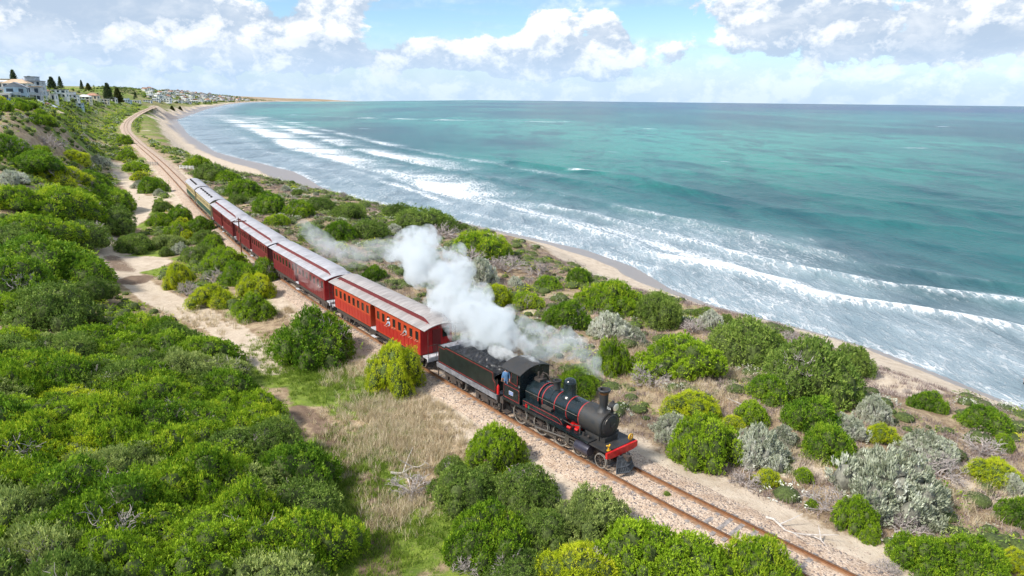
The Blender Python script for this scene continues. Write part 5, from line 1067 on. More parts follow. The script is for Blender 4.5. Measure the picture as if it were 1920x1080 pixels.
# ---- grass
def grass(name, n, region, m, h, w, label, simple=False):
    r = np.random.default_rng(9); P = region(n); n = len(P); th = r.uniform(0, 6.283, n); hh = h * r.uniform(.45, 1.2, n); lean = r.normal(0, .38, (n, 2)) * hh[:, None]
    sd = np.stack([np.cos(th), np.sin(th), np.zeros(n)], -1) * (w * r.uniform(.6, 1.2, n))[:, None]
    tip = P + np.concatenate([lean, hh[:, None]], 1); md = P + np.concatenate([lean * .35, hh[:, None] * .6], 1)
    V = np.stack([P - sd, P + sd, md + sd * .7, tip, md - sd * .7], 1).reshape(-1, 3); i = np.arange(n)[:, None] * 5
    F = np.concatenate([np.concatenate([i, i + 1, i + 2, i + 4], 1)]); 
    F3 = np.concatenate([i + 4, i + 2, i + 3, i + 3], 1)
    V2 = V
    if simple: V2 = np.stack([P - sd, P + sd, tip], 1).reshape(-1, 3); tag(link(name, fastmesh(name, V2, np.arange(len(V2)).reshape(-1, 3), [m], attrs={'tint': np.repeat(r.uniform(0, 1, n), 3)})), label, kind='stuff'); return
    tri = np.concatenate([F[:, [0, 1, 2]], F[:, [0, 2, 3]], F3[:, [0, 1, 2]]]); t = np.repeat(r.uniform(0, 1, n), 5)
    tag(link(name, fastmesh(name, V2, tri, [m], attrs={'tint': t})), label, kind='stuff')
def region_px(spots, cl=0.0):
    def f(n):
        out_ = []; tot = sum(q[4] for q in spots)
        for (px, py, r_, st, wgt) in spots:
            p = hit(px, py); m_ = int(n * wgt / tot); q = rng.normal(0, 1, (m_, 2)) * r_ * .6
            T_ = rng.normal(0, 1, (max(3, m_ // 22), 2)) * r_ * .62; c_ = T_[rng.integers(0, len(T_), m_)] + rng.normal(0, .13, q.shape)        # tufted
            x = p[0] + c_[:, 0]; y = p[1] + c_[:, 1] * st; out_.append(np.stack([x, y, TER(x, y) - .02], -1))
        P = np.concatenate(out_); return P[np.abs(tside(P[:, 0], P[:, 1])) > 3.0]
    return f
GD = leafmat('dry_grass_blades', (0.42, 0.33, 0.20), (0.64, 0.54, 0.37), (0.76, 0.67, 0.50), .8, .2); GG = leafmat('green_grass_blades', (0.10, 0.18, 0.018), (0.21, 0.32, 0.035), (0.36, 0.42, 0.09), .7, .3)
grass('dry_grass', 60000, region_px([(770, 790, 3.4, 1, 3), (720, 830, 3, 1, 2.4), (690, 770, 2.4, 1, 1.4), (800, 850, 2.4, 1, 1.4), (750, 960, 1.6, 1, 1), (660, 700, 2, 1, .8), (560, 590, 2.5, 1, .6), (440, 600, 3, 1, .8), (330, 600, 3, 1, .6), (840, 770, 2.5, 1, 1), (1230, 720, 3, 1, 1), (1380, 700, 3, 1, 1), (1320, 740, 2.5, 1, .8), (1200, 660, 3, 1, .8), (1020, 660, 4, 1, .8), (900, 620, 5, 1, .8), (740, 560, 5, 1.3, 1), (640, 480, 6, 1.5, 1), (560, 420, 6, 2, .8), (130, 305, 5, 1.5, .5), (1800, 940, 3, 1, 1), (1560, 880, 3, 1, .8), (1480, 720, 3, 1, .6)], 1), GD, .55, .017, 'pale dry grass tussocks beside the track and in the dunes', True)
grass('green_grass', 60000, region_px([(560, 690, 3.4, 1, 3), (620, 720, 2.8, 1, 2), (690, 750, 1.8, 1, 1), (600, 660, 2.8, 1, 2), (650, 850, 3.0, 1, 1.8), (760, 1010, 2.4, 1, 1.3), (690, 1050, 2.8, 1, 1.6), (640, 940, 2.6, 1, 1.4), (500, 650, 2.5, 1, .8), (700, 900, 2.4, 1, 1.2), (720, 820, 2.2, 1, .8), (240, 590, 2.5, 1, .5)], 1), GG, .30, .018, 'fresh green grass in the hollow between thicket and track', True)

def brush_region(n):
    y = 30 + 190 * rng.random(n) ** 1.1; s_ = rng.uniform(4.5, 46, n); x = TX(y) + s_ * np.sqrt(1 + TS(y) ** 2); e_ = -shore(x, y); m_ = (e_ > 15) & (fbm(x * .22, y * .22, 77, 3) + .25 * fbm(x * .9, y * .9, 78, 2) > .50)
    x, y = x[m_], y[m_]; i = np.repeat(np.arange(len(x)), 16); x = x[i] + rng.normal(0, .22, len(i)); y = y[i] + rng.normal(0, .22, len(i)); return np.stack([x, y, TER(x, y) - .02], -1)
GB = leafmat('grey_brown_brush', (0.17, 0.125, 0.115), (0.30, 0.235, 0.22), (0.44, 0.37, 0.35), .9, .1)
grass('dry_brush', 24000, brush_region, GB, .40, .022, 'grey-brown wiry brush covering the ground of the sea-side dunes', True)
# ------------------------------------------------------------------ town, pines, pole, barriers, cars
def far_pt(px, Y, up=0.0):
    """ground point seen at photo column px, Y metres ahead"""
    x = (px - 960) / FPX * (Y * math.cos(_p) + (CAMH - 18) * math.sin(_p)); x = x
    return np.array([x, Y, float(TER(x, Y)) + up])
HM = {n: mat('house_' + n, c, .8, 0, .15, .4) for n, c in dict(white=(.78, .77, .74), cream=(.72, .64, .50), grey=(.50, .53, .56), blue=(.40, .52, .60), tan=(.62, .47, .33), pale=(.80, .79, .78)).items()}
RM = {n: mat('roof_' + n, c, .75, 0, .2, .6) for n, c in dict(white=(.74, .74, .74), grey=(.36, .38, .42), terra=(.45, .24, .16), dark=(.13, .14, .16), tan=(.58, .42, .28)).items()}
M_hwin = mat('house_window_glass', (.035, .055, .075), .15, 0, .3, .5); M_rail = mat('balcony_rail', (.45, .52, .55), .4, 0, .2, 1)
def house_parts(w, d, h, style, wallm, roofm, nwin, fl, balcony=True):
    """list of (name, mesh) with the front facing -y, base centre at the origin"""
    out_ = []; m = MB(); m.box(-w / 2, w / 2, -d / 2, d / 2, -3, h)
    if style == 'step': m.box(-w / 2 + w * .1, w / 2 - w * .3, -d / 2 + .6, d / 2 - .5, h, h + 2.4)
    out_.append(('wall', m.mesh('wall', wallm))); r = MB(); o = .5
    if style == 'hip':
        V = [(-w / 2 - o, -d / 2 - o, h), (w / 2 + o, -d / 2 - o, h), (w / 2 + o, d / 2 + o, h), (-w / 2 - o, d / 2 + o, h), (-w * .2, 0, h + d * .24), (w * .2, 0, h + d * .24)]; r.add(V, [(0, 1, 5, 4), (2, 3, 4, 5), (1, 2, 5), (3, 0, 4), (3, 2, 1, 0)])
    elif style == 'gable': r.prism([(-w / 2 - o, h), (0, h + w * .28), (w / 2 + o, h), (w / 2 + o, h - .2), (0, h + w * .28 - .3), (-w / 2 - o, h - .2)], -d / 2 - o, d / 2 + o); r.prism([(-w / 2, h), (w / 2, h), (0, h + w * .26)], -d / 2 + .1, d / 2 - .1)
    elif style == 'skillion': r.prism([(-d / 2 - o, h + .1), (d / 2 + o, h + 1.0), (d / 2 + o, h + 1.25), (-d / 2 - o, h + .35)], -w / 2 - o, w / 2 + o, 'x')
    elif style == 'step': r.box(-w / 2 - .3, w / 2 + .3, -d / 2 - .5, d / 2, h + .003, h + .25); r.box(-w / 2 + w * .1 - .3, w / 2 - w * .3 + .3, -d / 2 + .2, d / 2, h + 2.4, h + 2.65)
    else: r.box(-w / 2 - .3, w / 2 + .3, -d / 2 - .6, d / 2 + .2, h + .003, h + .32)
    out_.append(('roof', r.mesh('roof', roofm)))
    sh = h / fl
    for f_ in range(fl):
        for i in range(nwin):
            xc = -w / 2 + w * (i + .5) / nwin; ww = w / nwin * (.62 if (i + f_) % 2 else .42); q = MB(); q.box(xc - ww / 2, xc + ww / 2, -d / 2 - .05, -d / 2 + .02, f_ * sh + sh * .22, f_ * sh + sh * .82); out_.append(('window', q.mesh('window', M_hwin)))
        q = MB(); q.box(w / 2 - .02, w / 2 + .05, -d * .25, d * .12, f_ * sh + sh * .3, f_ * sh + sh * .8); out_.append(('window', q.mesh('window', M_hwin)))
        if balcony and f_ > 0:
            q = MB(); q.box(-w / 2, w * .25, -d / 2 - 1.6, -d / 2 - .003, f_ * sh - .18, f_ * sh); q.box(-w / 2, w * .25, -d / 2 - 1.6, -d / 2 - 1.54, f_ * sh, f_ * sh + 1.0)
            for x in (-w / 2 + .15, w * .25 - .15): q.cyl((x, -d / 2 - 1.5, -1), (x, -d / 2 - 1.5, f_ * sh - .18), .1, n=6)
            out_.append(('balcony', q.mesh('balcony', M_rail)))
    return out_
def put_house(parts, p, rz, label, group=None, sc=1.0):
    e_ = empty('house', tuple(p), rz); e_.scale = (sc, sc, sc)
    for n, me in parts: link(n, me, e_)
    tag(e_, label, 'house', group); return e_
NEARH = [  # px, distance, width, depth, height, style, wall, roof, windows, floors, turn, label
 (31, 245, 7.5, 8, 5.6, 'gable', 'blue', 'grey', 2, 2, .5, 'pale blue-grey gabled house at the front of the bluff'), (3, 240, 6.5, 7, 3.2, 'flat', 'pale', 'white', 2, 1, .4, 'low white flat house at the frame edge on the bluff'), (61, 262, 6.5, 8, 6.4, 'flat', 'grey', 'tan', 2, 2, .5, 'grey balconied house beside the gabled house'),
 (34, 330, 12, 9, 6.6, 'hip', 'white', 'tan', 4, 2, .3, 'long white house with tan roof above the gabled house'), (6, 340, 9, 9, 7.2, 'skillion', 'cream', 'white', 3, 2, .3, 'cream house with white sloping roof at the frame edge'), (66, 360, 9, 9, 8.5, 'step', 'grey', 'dark', 3, 3, .3, 'tall grey house with dark roof at the top of the bluff'),
 (52, 420, 10, 9, 7.6, 'hip', 'white', 'grey', 3, 2, .25, 'white house with grey hipped roof on the skyline of the bluff'), (20, 400, 9, 8, 8.4, 'flat', 'tan', 'white', 3, 2, .25, 'tan house with white flat roof on the skyline of the bluff'), (78, 380, 6, 7, 4.2, 'gable', 'cream', 'terra', 2, 1, .3, 'little cream house with terracotta gable beside the tall grey house'), (90, 400, 8, 8, 4.6, 'flat', 'white', 'grey', 3, 1, .35, 'plain white box house beside the tall grey house'), (110, 480, 10.5, 9, 6.2, 'flat', 'white', 'dark', 3, 2, .3, 'white two-storey flat house in the middle of the bluff row'), (134, 540, 8, 8, 6.0, 'step', 'white', 'grey', 2, 2, .3, 'white stepped house in the bluff row'), (141, 520, 7, 7, 4.6, 'flat', 'blue', 'grey', 2, 2, .3, 'blue-grey balconied house in front of the stepped house'),
 (155, 620, 11, 9, 5.6, 'hip', 'cream', 'white', 3, 2, .25, 'cream house with pale roof in the bluff row'), (170, 680, 12, 10, 4.6, 'hip', 'cream', 'terra', 3, 1, .2, 'house with terracotta roof in the bluff row'), (190, 730, 10, 9, 6.2, 'flat', 'cream', 'white', 3, 2, .2, 'cream flat house left of the tall pine pair'), (207, 820, 9, 9, 5.5, 'hip', 'white', 'grey', 2, 1, .2, 'white house between the two tall pines'),
 (234, 900, 10, 9, 6.2, 'step', 'blue', 'white', 3, 2, .2, 'teal-grey house right of the tall pine pair'), (251, 980, 11, 9, 5.4, 'flat', 'white', 'white', 3, 1, .2, 'white flat house at the end of the bluff row'), (272, 1080, 13, 9, 5.6, 'flat', 'white', 'grey', 3, 2, .1, 'white house beyond the end of the bluff row'), (288, 1200, 13, 10, 6.4, 'step', 'pale', 'grey', 3, 2, .1, 'pale stepped house above the far track'), (304, 1300, 26, 12, 7, 'flat', 'white', 'white', 4, 2, .0, 'wide white house low on the slope near the far dunes')]
for px, Y, w, d, h, st, wm, rm, nw, fl, rz, lab in NEARH: put_house(house_parts(w, d, h, st, HM[wm], RM[rm], nw, fl), far_pt(px, Y), rz, lab, None, .84)
# far town
FP = [house_parts(w, 11, h, st, HM[wm], RM[rm], 3, fl, False) for w, h, st, wm, rm, fl in ((17, 6.5, 'flat', 'white', 'white', 2), (15, 5, 'hip', 'cream', 'grey', 1), (20, 7, 'step', 'pale', 'grey', 2), (14, 6, 'gable', 'white', 'terra', 2), (18, 6, 'skillion', 'white', 'white', 2), (16, 5, 'hip', 'grey', 'dark', 1))]
got = []; rnd = random.Random(3); tr = 0
while len(got) < 150 and tr < 8000:
    tr += 1; Y = rnd.uniform(1350, 4300); e_ = rnd.uniform(70, 330 + (Y - 1300) * .05); x = float(WX(np.array(Y))) - e_ / float(WC(np.array(Y))); px = 960 + FPX * x / (Y * math.cos(_p))
    if px < 268 or px > 600 or any(abs(x - a) < 17 and abs(Y - b) < 42 for a, b in got): continue
    if px > 520 and rnd.random() < .5: continue
    got.append((x, Y)); hk = rnd.randrange(6); put_house(FP[hk], (x, Y, float(TER(x, Y)) + .3), rnd.uniform(-.6, .6), ('white flat-roofed', 'cream hipped-roof', 'pale stepped', 'white terracotta-roofed', 'white sloping-roofed', 'grey dark-roofed')[hk] + ' house on the far town hill, ' + ('at its landward end' if px < 350 else 'in its middle' if px < 450 else 'toward the headland'), 'houses of the far town', rnd.uniform(.9, 1.35))
print('far houses', len(got))
# Norfolk pines and other town trees
PM = leafmat('pine_needles', (.035, .060, .030), (.065, .10, .045), (.12, .16, .065)); PM2 = leafmat('olive_pine_needles', (.06, .075, .022), (.11, .125, .035), (.18, .18, .055))
def pine_mesh(seed, m, tiers=15, dense=1.0, droop=.0):
    r = np.random.default_rng(seed); P = []; N = []; T = []
    for i in range(tiers):
        t = i / (tiers - 1); z = .14 + .84 * t; rad = .30 * (1 - t) ** .75 + .015
        nb = 9 if t < .8 else 6
        for j in range(nb):
            th = 2 * math.pi * (j + .5 * (i % 2)) / nb + r.uniform(-.2, .2); rr = rad * r.uniform(.75, 1.1); n = int(18 * dense)
            q = r.uniform(.15, 1, n) ** .7; p = np.stack([np.cos(th) * rr * q, np.sin(th) * rr * q, z - droop * q + .035 * q ** 2 + r.normal(0, .007, n)], -1); p[:, :2] += r.normal(0, .016, (n, 2)); P.append(p); N.append(np.tile([math.cos(th) * .6, math.sin(th) * .6, .5], (n, 1))); T.append(np.full(n, r.uniform(.2, .8)))
    P = np.concatenate(P); N = np.concatenate(N); T = np.concatenate(T); V, F, t = leaves_on(P, unit(N), T, 3, .05, .022, .6, .1, r)
    return fastmesh('crown', V, F, [m], attrs={'tint': t})
trunk = MB().tube([(0, 0, -.05), (0, 0, .5), (.003, 0, .97)], [.022, .014, .003], 8).mesh('trunk', M_wood)
PC = [pine_mesh(1, PM), pine_mesh(2, PM2, 22, 1.6), pine_mesh(3, PM, 12)]
for px, Y, H, wsc, v, lab in [(199, 800, 22, 1.05, 0, 'tall dark tiered pine, left of the pair above the bluff'), (217, 830, 21, 1.0, 1, 'tall olive-green dense pine, right of the pair above the bluff'), (28, 340, 13, .8, 2, 'slim pine rising behind the long tan-roofed house'), (97, 520, 11, 1.3, 0, 'broad pine behind the white box houses'), (113, 600, 12, .8, 2, 'small pine next to the broad pine behind the row'), (152, 800, 13, .7, 2, 'small pine behind the cream house with pale roof'), (164, 850, 10, 1.4, 1, 'round-topped tree behind the terracotta roof'), (250, 1100, 12, .9, 2, 'small pine behind the end of the bluff row'), (316, 1150, 10, 1.6, 1, 'dark broad tree beside the wide white house'), (331, 1250, 11, 1.5, 1, 'dark tree right of the wide white house'), (57, 360, 10, 1.3, 1, 'dark spreading tree on the skyline near the tall grey house')]:
    e_ = empty('pine_tree', tuple(far_pt(px, Y))); H *= .85; e_.scale = (H * wsc, H * wsc, H); link('crown', PC[v], e_); link('trunk', trunk, e_); tag(e_, lab, 'tree')
rr_ = np.random.default_rng(8); pts = []
for _ in range(1500):
    Y = rr_.uniform(700, 4700); e_ = rr_.uniform(40, 420); x = float(WX(np.array(Y))) - e_ / float(WC(np.array(Y))); px = 960 + FPX * x / Y
    if px < 200 or px > 640: continue
    pts.append((x, Y, float(TER(x, Y)), rr_.uniform(4, 10) * (.5 if Y < 1200 else 1), rr_.uniform(3, 6.5) * (.5 if Y < 1200 else 1), int(rr_.integers(0, 3))))
scrub_mass('far_trees', pts, [LM['o'], LM['m'], PM], 'distant trees and scrub between the houses of the far town', 46)
# cars on the bluff
def car(px, Y, rz, colr, label):
    p = far_pt(px, Y); e_ = empty('parked_car', tuple(p), rz); m = mat('car_paint_' + label.split()[0], colr, .3, 0, .1, 1, coat=.5)
    b = MB(); b.prism([(-2.2, .35), (2.2, .35), (2.25, .75), (1.35, .92), (.7, 1.42), (-1.1, 1.45), (-2.0, .98), (-2.25, .8)], -.85, .85); b.build('body', m, e_, 30)
    g = MB(); g.prism([(1.22, .95), (.66, 1.36), (-1.05, 1.39), (-1.8, .98)], -.87, .87); g.build('windows', M_hwin, e_)
    for x in (-1.4, 1.4):
        for s_ in (-1, 1): w = MB(); w.cyl((x, s_ * .70, .33), (x, s_ * .90, .33), .33, n=14); w.build('wheel', M_dark, e_)
    tag(e_, label, 'car', 'cars parked on the bluff')
car(63, 236, .2, (.75, .76, .78), 'white car parked below the grey balconied house'); car(79, 285, .3, (.35, .05, .06), 'red car parked behind the white car'); car(90, 305, .1, (.62, .66, .70), 'silver car parked beside the plain white box house')
hb = MB(); hb.box(-3.6, 3.6, -.6, .6, -.2, 1.5); p = far_pt(40, 228); hv = np.array(hb.v)
V = []; r = np.random.default_rng(2); P = np.stack([r.uniform(-3.7, 3.7, 900), r.uniform(-.7, .7, 900), r.uniform(0, 1.6, 900)], -1); V, F, t = leaves_on(P, unit(r.normal(0, 1, P.shape)), np.full(900, .4), 3, .22, .1, .6, .2, r)
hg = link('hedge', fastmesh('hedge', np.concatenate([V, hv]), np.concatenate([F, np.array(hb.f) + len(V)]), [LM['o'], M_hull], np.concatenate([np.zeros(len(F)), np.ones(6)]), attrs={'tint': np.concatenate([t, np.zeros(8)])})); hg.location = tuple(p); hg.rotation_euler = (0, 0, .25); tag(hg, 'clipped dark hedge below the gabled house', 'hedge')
b = MB(); b.prism([(-.55, 0), (.55, 0), (.65, 1.1), (-.65, 1.1)], -.6, .6); e_ = empty('waste_bin', tuple(far_pt(11, 214)), .3); b.build('body', mat('blue_bin_plastic', (.02, .11, .40), .5), e_); b = MB(); b.prism([(-.7, 1.1), (.7, 1.1), (.66, 1.2), (0, 1.34), (-.66, 1.2)], -.65, .65); b.build('lid', bpy.data.materials['blue_bin_plastic'], e_); tag(e_, 'blue bin at the edge of the bluff lawn', 'bin')
nn = 26; th, rr2 = np.meshgrid(np.linspace(0, 2 * math.pi, nn, endpoint=False), np.linspace(0, 1, 9)); mx_ = np.cos(th) * rr2 * 4.2; my_ = np.sin(th) * rr2 * 2.4; mz = 1.5 * (1 - rr2 ** 1.4) * (.65 + .7 * fbm(mx_ * .7 + 5, my_ * .7, 3, 3)) - .15
ii = np.arange(nn * 9).reshape(9, nn); Fq = np.stack([ii[:-1], np.roll(ii[:-1], -1, 1), np.roll(ii[1:], -1, 1), ii[1:]], -1).reshape(-1, 4)
mo = link('sand_heap', fastmesh('sand_heap', np.stack([mx_, my_, mz], -1).reshape(-1, 3), Fq, [mat('heaped_sand', (.62, .50, .36), .95, 0, .3, 2, .5, 6)])); mo.location = tuple(far_pt(90, 240)); tag(mo, 'pale heap of dumped sand on the bluff edge', 'sand heap')
# telegraph pole beside the third coach
p = hit(454, 486); e_ = empty('telegraph_pole', tuple(p), math.atan2(*on_track(50)[1][::-1])); M_pole = mat('rust_brown_pole', (.20, .075, .05), .85, 0, .4, 3); b = MB(); b.tube([(0, 0, -.4), (0, 0, 5.6)], [.10, .075], 8); b.build('pole', M_pole, e_)
b = MB(); b.box(-.06, .06, -1.0, 1.0, 5.0, 5.12); b.build('crossarm', M_pole, e_)
for y in (-.9, -.35, .35, .9): b = MB(); b.lathe([(5.12, .03), (5.2, .06), (5.3, .05), (5.34, .02)], (0, y, 0), 'z', 8); b.build('insulator', M_white, e_)
tag(e_, 'rust-brown telegraph pole with crossarm beside the third coach', 'pole')
# barriers at the level crossing
def barrier(px, py, L, rz, m, lab):
    p = hit(px, py); e_ = empty('timber_barrier', tuple(p), rz)
    for i in range(5): b = MB(); b.box(-L / 2 + L * i / 4 - .09, -L / 2 + L * i / 4 + .09, -.09, .09, -.2, 1.15); b.build('post', m, e_)
    for z in (.45, .9): b = MB(); b.box(-L / 2, L / 2, -.14, -.092, z, z + .2); b.build('rail', m, e_)
    tag(e_, lab, 'barrier')
barrier(350, 318, 4.6, -.2, M_white, 'white timber barrier at the level crossing behind the train'); barrier(287, 311, 4.2, -.4, mat('grey_timber', (.35, .32, .30), .9, 0, .3, 3), 'grey timber barrier across the track from the white one')
# ------------------------------------------------------------------ people
SKIN = mat('skin', (.48, .27, .19), .6, 0, .1, 5); HAIR = mat('dark_hair', (.04, .028, .02), .6)
def person(label, pos, face, shirt, trousers, hat=None, pose='lean', scale=1.0):
    """one skinned body; face: direction angle the person looks to"""
    J = []; E = []; R = []; K = []
    def j(p, r, par, k): J.append(p); R.append(r); K.append(k); (E.append((par, len(J) - 1)) if par is not None else None); return len(J) - 1
    ln = .38 if pose == 'lean' else .0
    pel = j((0, 0, .95), .145, None, 1); che = j((ln * .6, 0, 1.27), .155, pel, 0); sh = j((ln, 0, 1.45), .12, che, 0); nk = j((ln + .03, 0, 1.54), .055, sh, 2); hd = j((ln + .07, 0, 1.66), .095, nk, 2); tp = j((ln + .07, 0, 1.76), .075, hd, 3); j((ln + .155, 0, 1.655), .022, hd, 2)
    for s_ in (-1, 1):
        a_ = j((ln, s_ * .19, 1.42), .062, sh, 0)
        if pose == 'lean': el_ = j((ln + .10, s_ * .27, 1.17), .048, a_, 0); ha = j((ln + .34, s_ * .17, 1.13), .036, el_, 2); fd = (.07, -.02 * s_, 0)
        else: el_ = j((ln + .02, s_ * .26, 1.15), .046, a_, 0); ha = j((ln + .12, s_ * .26, .92), .036, el_, 2); fd = (.025, 0, -.07)
        for q in range(5):
            sp_ = (q - 2) * .016; k1 = j((ha and J[ha][0] + fd[0] * .6 + (0.02 if q == 0 else 0), J[ha][1] + sp_, J[ha][2] + fd[2] * .6 - .01), .010, ha, 2); j((J[k1][0] + fd[0] * (.5 if q in (0, 4) else .8), J[k1][1] + sp_ * .4, J[k1][2] + fd[2] * .7 - .018), .008, k1, 2)
        hp = j((0, s_ * .10, .88), .095, pel, 1); kn = j((.03 if pose != 'wade' else .08 * s_, s_ * .11, .50), .065, hp, 1); an = j((-.02 if pose != 'wade' else .16 * s_, s_ * .11, .09), .045, kn, 1); j((.13 if pose != 'wade' else .16 * s_ + .14, s_ * .12, .04), .035, an, 4)
    me = bpy.data.meshes.new('person'); me.from_pydata(J, E, []); o = bpy.data.objects.new('person_tmp', me); COL.objects.link(o)
    o.modifiers.new('skin', 'SKIN'); sk = me.skin_vertices[0].data
    for i, r_ in enumerate(R): sk[i].radius = (r_, r_ * (1.25 if i in (0, 1, 2) else 1)); sk[i].use_root = (i == 0)
    ss_ = o.modifiers.new('sub', 'SUBSURF'); ss_.levels = ss_.render_levels = 1
    dg = bpy.context.evaluated_depsgraph_get(); dg.update(); m2 = bpy.data.meshes.new_from_object(o.evaluated_get(dg)); bpy.data.objects.remove(o)
    m2.materials.clear()
    for q in (shirt, trousers, SKIN, HAIR, M_dark): m2.materials.append(q)
    JA = np.array(J); KA = np.array(K)
    for pl in m2.polygons: c = np.array(pl.center); pl.material_index = int(KA[np.argmin(((JA - c) ** 2).sum(1) / 1.0)]); pl.use_smooth = True
    po_ = link('person', m2); po_.location = pos; po_.rotation_euler = (0, 0, face); po_.scale = (scale,) * 3; tag(po_, label, 'person')
    if hat:
        h = MB(); h.lathe([(1.72, .155), (1.735, .15), (1.745, .105), (1.80, .09), (1.82, .03)], (ln + .07, 0, 0), 'z', 14); h.build('hat', hat, po_, 40)
    return po_
C_lb = mat('pale_blue_shirt', (.42, .52, .66), .8); C_wh = mat('white_shirt', (.72, .72, .70), .8); C_bl = mat('blue_overalls', (.10, .22, .42), .85, 0, .3, 6); C_or = mat('orange_vest', (.80, .22, .06), .7); C_dk = mat('dark_clothes', (.025, .028, .035), .85); C_gr = mat('grey_jumper', (.35, .36, .38), .85)
def in_car(ci, x, y, z):
    c = CARS[ci]; m = Matrix.Translation(c.location) @ c.rotation_euler.to_matrix().to_4x4(); return m @ Vector((x, y, z)), c.rotation_euler[2]
L1 = TRAIN[0][1]; xf = -.95; xm = xf - L1 / 2; pw = ((xf - .12) - (xm + .55)) / 8
for i, lab, sh_, hat in ((5, 'passenger in pale blue shirt and white cap leaning from the coach window', C_lb, M_white), (4, 'passenger in white top at the window behind the leaning one', C_wh, None), (2, 'passenger in grey with one arm over the coach window sill', C_gr, None), (1, 'passenger in white near the front of the first coach', C_wh, M_white), (0, 'passenger in pale blue at the foremost coach window', C_lb, None)):
    q, rz = in_car(0, xf - .12 - (i + .5) * pw, -1.06 if i in (5, 2) else -.86, 1.34); person(lab, q, rz - math.pi / 2, sh_, C_dk, hat, 'lean', .92)
q, rz = in_car(1, -.95 - TRAIN[1][1] / 2 + .05, -1.2, 1.32); person('person in orange vest standing in the doorway of the second coach', q, rz - math.pi / 2, C_or, C_dk, None, 'stand', .98)
q, rz = in_car(1, -2.4, -1.0, 1.34); person('passenger in white leaning from the second coach in the steam', q, rz - math.pi / 2, C_wh, C_dk, None, 'lean', .92)
m = Matrix.Translation(ten.location) @ ten.rotation_euler.to_matrix().to_4x4(); q = m @ Vector((.18, -.75, 1.62)); person('crew member in blue overalls between cab and tender', q, ten.rotation_euler[2] - .9, C_bl, C_bl, C_dk, 'stand', 1.0)
p = at_depth(1919, 727, 1); d = ray(1919, 727); t_ = (SEA - .45 - CAMH) / d[2]; q = np.array([0, 0, CAMH]) + d * t_; person('person in dark clothes wading at the right frame edge', tuple(q), 2.6, C_dk, C_dk, None, 'wade', 1.0)
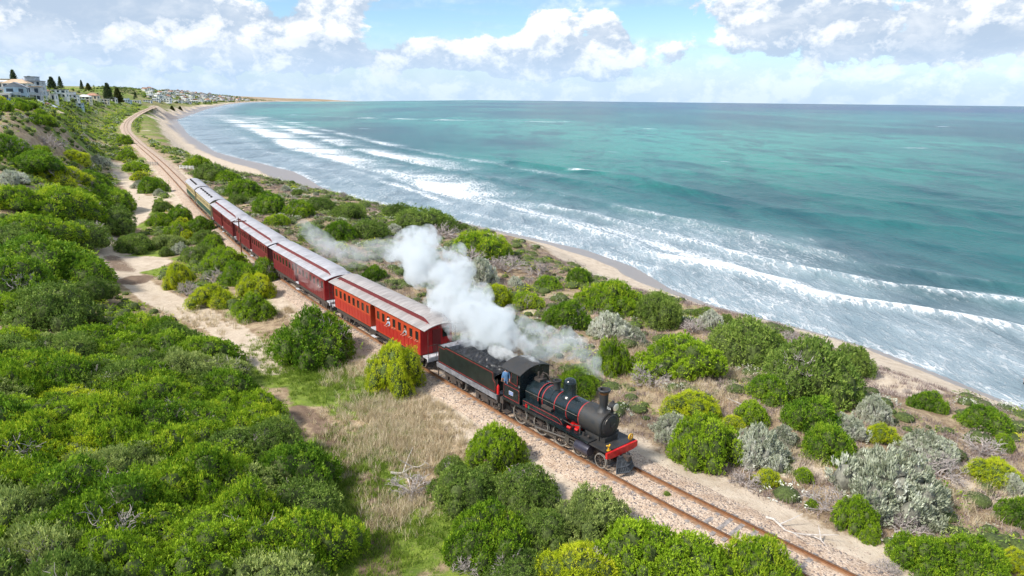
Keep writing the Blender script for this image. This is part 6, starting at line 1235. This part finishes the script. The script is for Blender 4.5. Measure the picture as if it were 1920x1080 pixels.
# ------------------------------------------------------------------ smoke and steam: closed billowing bodies filled with scattering air
def volmat(name, dens, col, scale, lo, hi, aniso=0.2):
    m = bpy.data.materials.new(name); m.use_nodes = True; k = NT(m.node_tree); pos = k.n('ShaderNodeNewGeometry').outputs['Position']
    n = k.noise(pos, scale, 5, .68, .8); n2 = k.noise(pos, scale * .3, 1, .5)
    d = k.m('MULTIPLY', k.ss(k.m('ADD', k.m('MULTIPLY', n, .65), k.m('MULTIPLY', n2, .35)), lo, hi), dens)
    v = k.n('ShaderNodeVolumePrincipled', inp={'Color': tuple(col) + (1,), 'Density': d, 'Anisotropy': aniso}); o = k.n('ShaderNodeOutputMaterial'); k.l(v.outputs[0], o.inputs[1]); return m
def billow(name, path, m, label, seed, voxel=.22, puff=10, wob=.35):
    """path: (px, py, distance, radius px); union of puffs along the drift of the smoke"""
    r = random.Random(seed); b = MB(); S = fib(60)
    P = [at_depth(px, py, Y) for px, py, Y, _ in path]; Rm = [1.12 * q[3] / pxm(p) for q, p in zip(path, P)]
    for i in range(len(P) - 1):
        L = np.linalg.norm(P[i + 1] - P[i]); n = max(2, int(L / (min(Rm[i], Rm[i + 1]) * .55)))
        for j in range(n):
            t = j / n; c = P[i] * (1 - t) + P[i + 1] * t; R = Rm[i] * (1 - t) + Rm[i + 1] * t
            b.ball(c + np.array([r.gauss(0, R * .12) for _ in range(3)]), R * r.uniform(.60, .82), 12)
            for _ in range(puff):
                d = unit(np.array([r.gauss(0, 1), r.gauss(0, 1), r.gauss(.15, 1)])); b.ball(c + d * R * r.uniform(.55, .85), R * r.uniform(.20, wob), 8)
    me = b.mesh('tmp', []); o = bpy.data.objects.new('tmp', me); COL.objects.link(o); rm = o.modifiers.new('r', 'REMESH'); rm.mode = 'VOXEL'; rm.voxel_size = voxel
    sm_ = o.modifiers.new('s', 'SMOOTH'); sm_.factor = .5; sm_.iterations = 2
    dg = bpy.context.evaluated_depsgraph_get(); dg.update(); m2 = bpy.data.meshes.new_from_object(o.evaluated_get(dg)); bpy.data.objects.remove(o); m2.materials.clear(); m2.materials.append(m)
    for pl in m2.polygons: pl.use_smooth = True
    so = link(name, m2); tag(so, label, kind='stuff'); print(name, len(m2.polygons)); return so
VS = volmat('chimney_smoke', 1.6, (.95, .975, .995), .8, .43, .63); VF = volmat('fresh_smoke', 1.15, (.95, .975, .995), .9, .44, .66); VT = volmat('thin_smoke', .34, (.96, .975, .99), .8, .40, .66); VW = volmat('white_steam', 3.2, (.98, .98, .98), 2.6, .40, .62)
billow('smoke_plume', [(1133, 716, 36.9, 5), (1124, 702, 37.2, 10), (1113, 688, 37.6, 18), (1098, 668, 38.6, 28), (1068, 652, 40, 36), (1030, 645, 41.8, 39), (990, 636, 43.6, 42), (955, 624, 45.4, 44)], VF, 'thin fresh smoke streaming back from the chimney above the engine', 3, .2)
billow('smoke_plume', [(948, 622, 45.7, 46), (912, 606, 48, 50), (876, 592, 50.6, 56), (852, 562, 53.6, 58), (838, 525, 56.6, 56), (812, 494, 59.6, 58), (778, 470, 62.6, 46), (745, 460, 65.6, 30)], VS, 'billowing pale smoke over the tender and seaward of the first coach', 4)
billow('thin_smoke', [(745, 462, 66, 26), (705, 470, 69, 26), (660, 482, 73, 28), (620, 466, 77, 24), (585, 440, 82, 20), (562, 420, 88, 14)], VT, 'thin smoke drifting away seaward of the coaches', 6, .3, 7)
billow('steam_wisp', [(1011, 684, 41.7, 4), (1003, 676, 41.9, 7), (988, 673, 42.4, 8), (970, 676, 43.0, 9), (952, 668, 43.6, 12), (936, 664, 44.2, 13), (922, 652, 45, 12)], VW, 'white steam blowing back over the cab roof', 8, .07, 8)
billow('steam_wisp', [(612, 538, 65.0, 10), (590, 530, 66.5, 16), (570, 515, 68.5, 18), (556, 498, 70.5, 14), (548, 486, 72, 9)], VT, 'faint steam clinging to the side of the second coach', 9, .15, 7)
